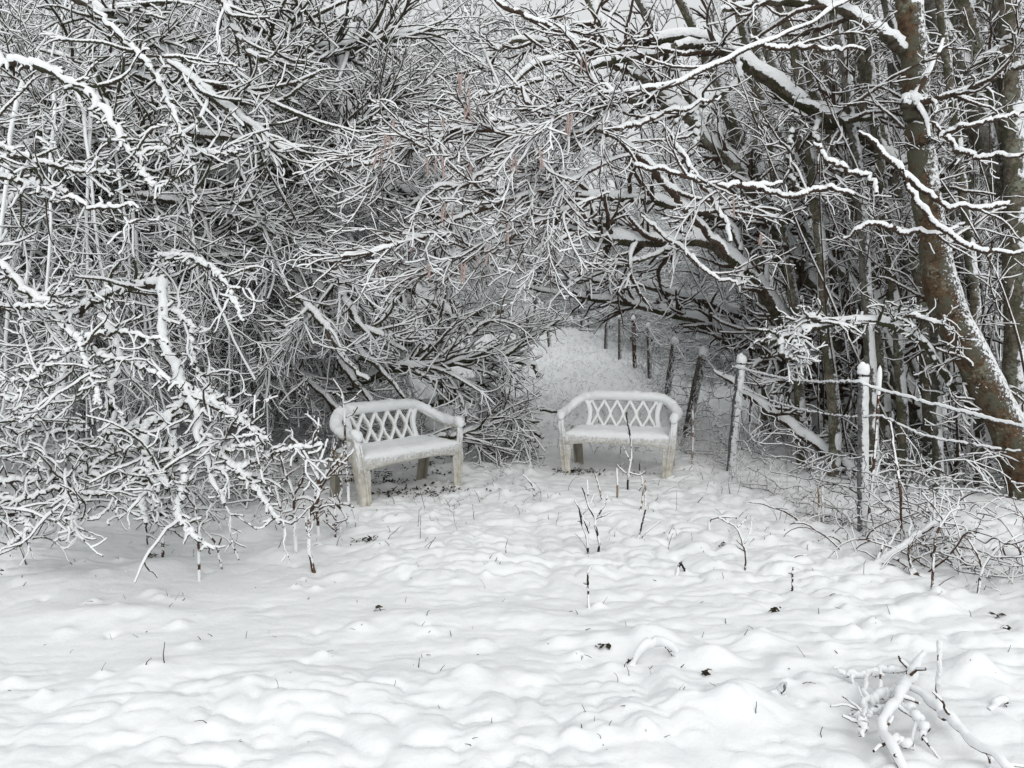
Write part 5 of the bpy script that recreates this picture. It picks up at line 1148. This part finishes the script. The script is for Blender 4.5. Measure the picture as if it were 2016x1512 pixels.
def litter():
    """bare wet leaf litter where the bench and bushes kept the snow off"""
    V, Q = [], []; k = 0
    spots = [(bench.location.x + .12, bench.location.y - .02, .30, .10, 190), (b2.location.x - .40, b2.location.y - .03, .10, .08, 110), (b2.location.x - .15, b2.location.y - .18, .3, .03, 50)]
    g = gat(722, 1063); spots.append((g[0], g[1], .05, .03, 40))
    for (px, py) in [(1243, 1298), (1186, 1278), (745, 1195), (1420, 1082), (1525, 1198), (1960, 1215), (1980, 1240), (300, 1095), (1388, 1328)]:
        g = gat(px, py); spots.append((g[0], g[1], .016, .007, 9))
    for sx in range(26):
        X, Y = rng.uniform(-4.5, -.6), rng.uniform(6.2, 8.5); spots.append((X, Y, .10, .06, 30))
    for (x, y, sx, sy, n) in spots:
        for _ in range(n):
            X, Y = x + rng.normal(0, sx), y + rng.normal(0, sy); Z = gz0(X, Y) + rng.uniform(.0, .022)
            a = rng.uniform(0, 6.28); L = rng.uniform(.008, .024); W = L * rng.uniform(.3, .6)
            u = np.array([math.cos(a), math.sin(a), rng.normal(0, .5)]) * L; v = np.array([-math.sin(a), math.cos(a), rng.normal(0, .5)]) * W
            c = np.array([X, Y, Z]); V += [c - u, c - v + [0, 0, .004], c + u, c + v + [0, 0, .004]]; Q.append([k, k + 1, k + 2, k + 3]); k += 4
    tag(Mesh().add(np.array(V), np.array(Q)).build('leaf_litter', M['litter'], smooth=False), 'dark wet leaf litter bared under the benches and bushes', 'leaf litter', kind='stuff')
def gz0(X, Y): return float(ground_z(np.array([X]), np.array([Y]))[0])
litter()

# ---------------------------------------------------------------- the wood beyond
def proto(H, r, nb, seed, twn=(900, 1700), spread=1.0):
    """trunk and crown meshes at the origin"""
    n = 20
    S = grow(np.array([[0, 0, -.1]]), np.array([[.04, 0, 1]]), np.array([H]), n, .03, .05, bend=.15)
    rr = np.linspace(r, r * .25, n)[None]
    t = Mesh(); t.tube(S, rr, (.02 + .15 * rr) * lumps(rr.shape, .5, 1.4, .1), 9, wob=.2)
    c = Mesh()
    a, ra = branch_off(S, rr, nb, (40, 80), (1.0 * spread, 2.4 * spread), 10, (.12, 1), .12, .03, rs=.45, rmin=.010)
    c.tube(a, ra, snowof(ra, .020, .5, .03), 5)
    b, rb = branch_off(a, ra, twn[0], (25, 60), (.5, 1.1), 6, (.1, 1), .18, 0, rs=.6, rmin=.006)
    c.tube(b, rb, snowof(rb, .015, .5, .05), 4)
    d, rd = branch_off(b, rb, twn[1], (25, 65), (.2, .55), 4, (.1, 1), .22, 0, rs=.6, rmin=.004)
    c.tube(d, rd, snowof(rd, .012, .5, .05), 4)
    return t, c
protos = [proto(9, .10, 70, 1), proto(11, .13, 80, 2), proto(7, .06, 80, 3, (1000, 1900), .9), proto(4.2, .04, 60, 4, (900, 1700), .75)]
first = []
for i, (t, c) in enumerate(protos):
    root = thing('woodland_tree', '', 'tree', (0, 0, 0))
    t.build('trunk', M['far'], root); c.build('crown', M['far'], root); first.append(root)
used = [False] * 4
spots = []
def placew(x, y, k, s, rz, lab, grp):
    o = first[k] if not used[k] else copy_tree(first[k]); used[k] = True
    o.location = (x, y, float(ground_base(x, y))); o.rotation_euler = (rng.normal(0, .04), rng.normal(0, .04), rz); o.scale = (s, s, s)
    tag(o, lab, 'tree', grp)
wr = np.random.default_rng(11)
nw = 0
for ring, (y0, y1, num, kinds) in enumerate([(13, 18, 30, (0, 2, 3, 1)), (18, 26, 60, (0, 1, 2, 3)), (26, 40, 80, (0, 1, 2, 3))]):
    for i in range(num):
        y = wr.uniform(y0, y1); u = wr.uniform(-.80, .80)
        px = 1008 + u * FPX
        lo, hi = np.interp(y, [13, 18, 26, 33, 40], [760, 800, 880, 960, 1100]), np.interp(y, [13, 18, 26, 33, 40], [1400, 1330, 1270, 1180, 1100])
        if lo < px < hi and y < 32: continue
        if hi <= px < 1500 and y < 19: continue
        k = kinds[wr.integers(0, 4)]
        side = 'thicket' if u < 0 else 'fence'
        placew(u * y, y, int(k), wr.uniform(.8, 1.2), wr.uniform(0, 6.28),
               ['tall slender', 'tallest straight', 'thin crooked', 'short twiggy'][int(k)] + ' ' + ['snow-dusted tree close behind the %s' % side, 'bare tree deeper in the wood on the %s side' % side, 'faint far-off tree in the wood on the %s side' % side][ring],
               ['tall slender', 'tallest straight', 'thin crooked', 'short twiggy'][int(k)] + ' ' + ['trees close behind the %s' % side, 'deeper woodland trees on the %s side' % side, 'far-off woodland trees on the %s side' % side][ring]); nw += 1
for i in range(34):
    if i < 12: y = wr.uniform(27, 36); x = wr.uniform(-3.5, 5.5); lab, grp = 'low twiggy snowy tree closing the far end of the path', 'twiggy trees at the far end of the path'
    elif i < 26: y = wr.uniform(12, 25); x = np.interp(y, [12, 18, 25], [2.9, 3.1, 3.0]) + wr.uniform(.4, 4.0); lab, grp = 'low twiggy snowy tree beyond the row of distant fence posts', 'twiggy trees beyond the fence posts'
    else: y = wr.uniform(15, 26); x = np.interp(y, [15, 26], [-2.2, -1.8]) - wr.uniform(.3, 3.0); lab, grp = 'low twiggy snowy tree on the thicket side of the far path', 'twiggy trees on the shady side of the path'
    placew(float(x), float(y), 3, wr.uniform(.55, 1.05), wr.uniform(0, 6.28), lab, grp); nw += 1
print('woodland', nw)
for o in first:
    pass
# falling flakes
def flakes():
    n = 70; V, Q = [], []; k = 0
    for _ in range(n):
        Y = rng.uniform(1.6, 7); c = at(rng.uniform(0, 2016), rng.uniform(0, 1300), Y); r = rng.uniform(.0018, .0034)
        o = np.array([[1, 0, 0], [0, 1, 0], [-1, 0, 0], [0, -1, 0], [0, 0, 1], [0, 0, -1]]) * r * rng.uniform(.7, 1.2, (6, 1))
        V += list(c + o)
        for a, b in ((0, 1), (1, 2), (2, 3), (3, 0)):
            Q += [[k + a, k + b, k + 4, k + 4], [k + b, k + a, k + 5, k + 5]]
        k += 6
    # quads with a doubled corner are not allowed: use thin kites instead
    Qk = []
    for j in range(n):
        b = j * 6
        Qk += [[b + 0, b + 4, b + 2, b + 5], [b + 1, b + 4, b + 3, b + 5], [b + 0, b + 1, b + 2, b + 3]]
    tag(Mesh().add(np.array(V), np.array(Qk)).build('falling_snow', M['snow'], smooth=False), 'scattered white snowflakes drifting down through the air', 'snowflakes', kind='stuff')
flakes()
tv = sum(len(me.vertices) for me in bpy.data.meshes); print('verts', tv)

# ---------------------------------------------------------------- air thick with fine snow
HZ = 0
if HZ:
    bpy.ops.mesh.primitive_cube_add(size=1)
    hz = bpy.context.object; hz.name = 'haze'; hz['kind'] = 'stuff'
    hz.location = (0, 130, 9); hz.scale = (820, 300, 26)
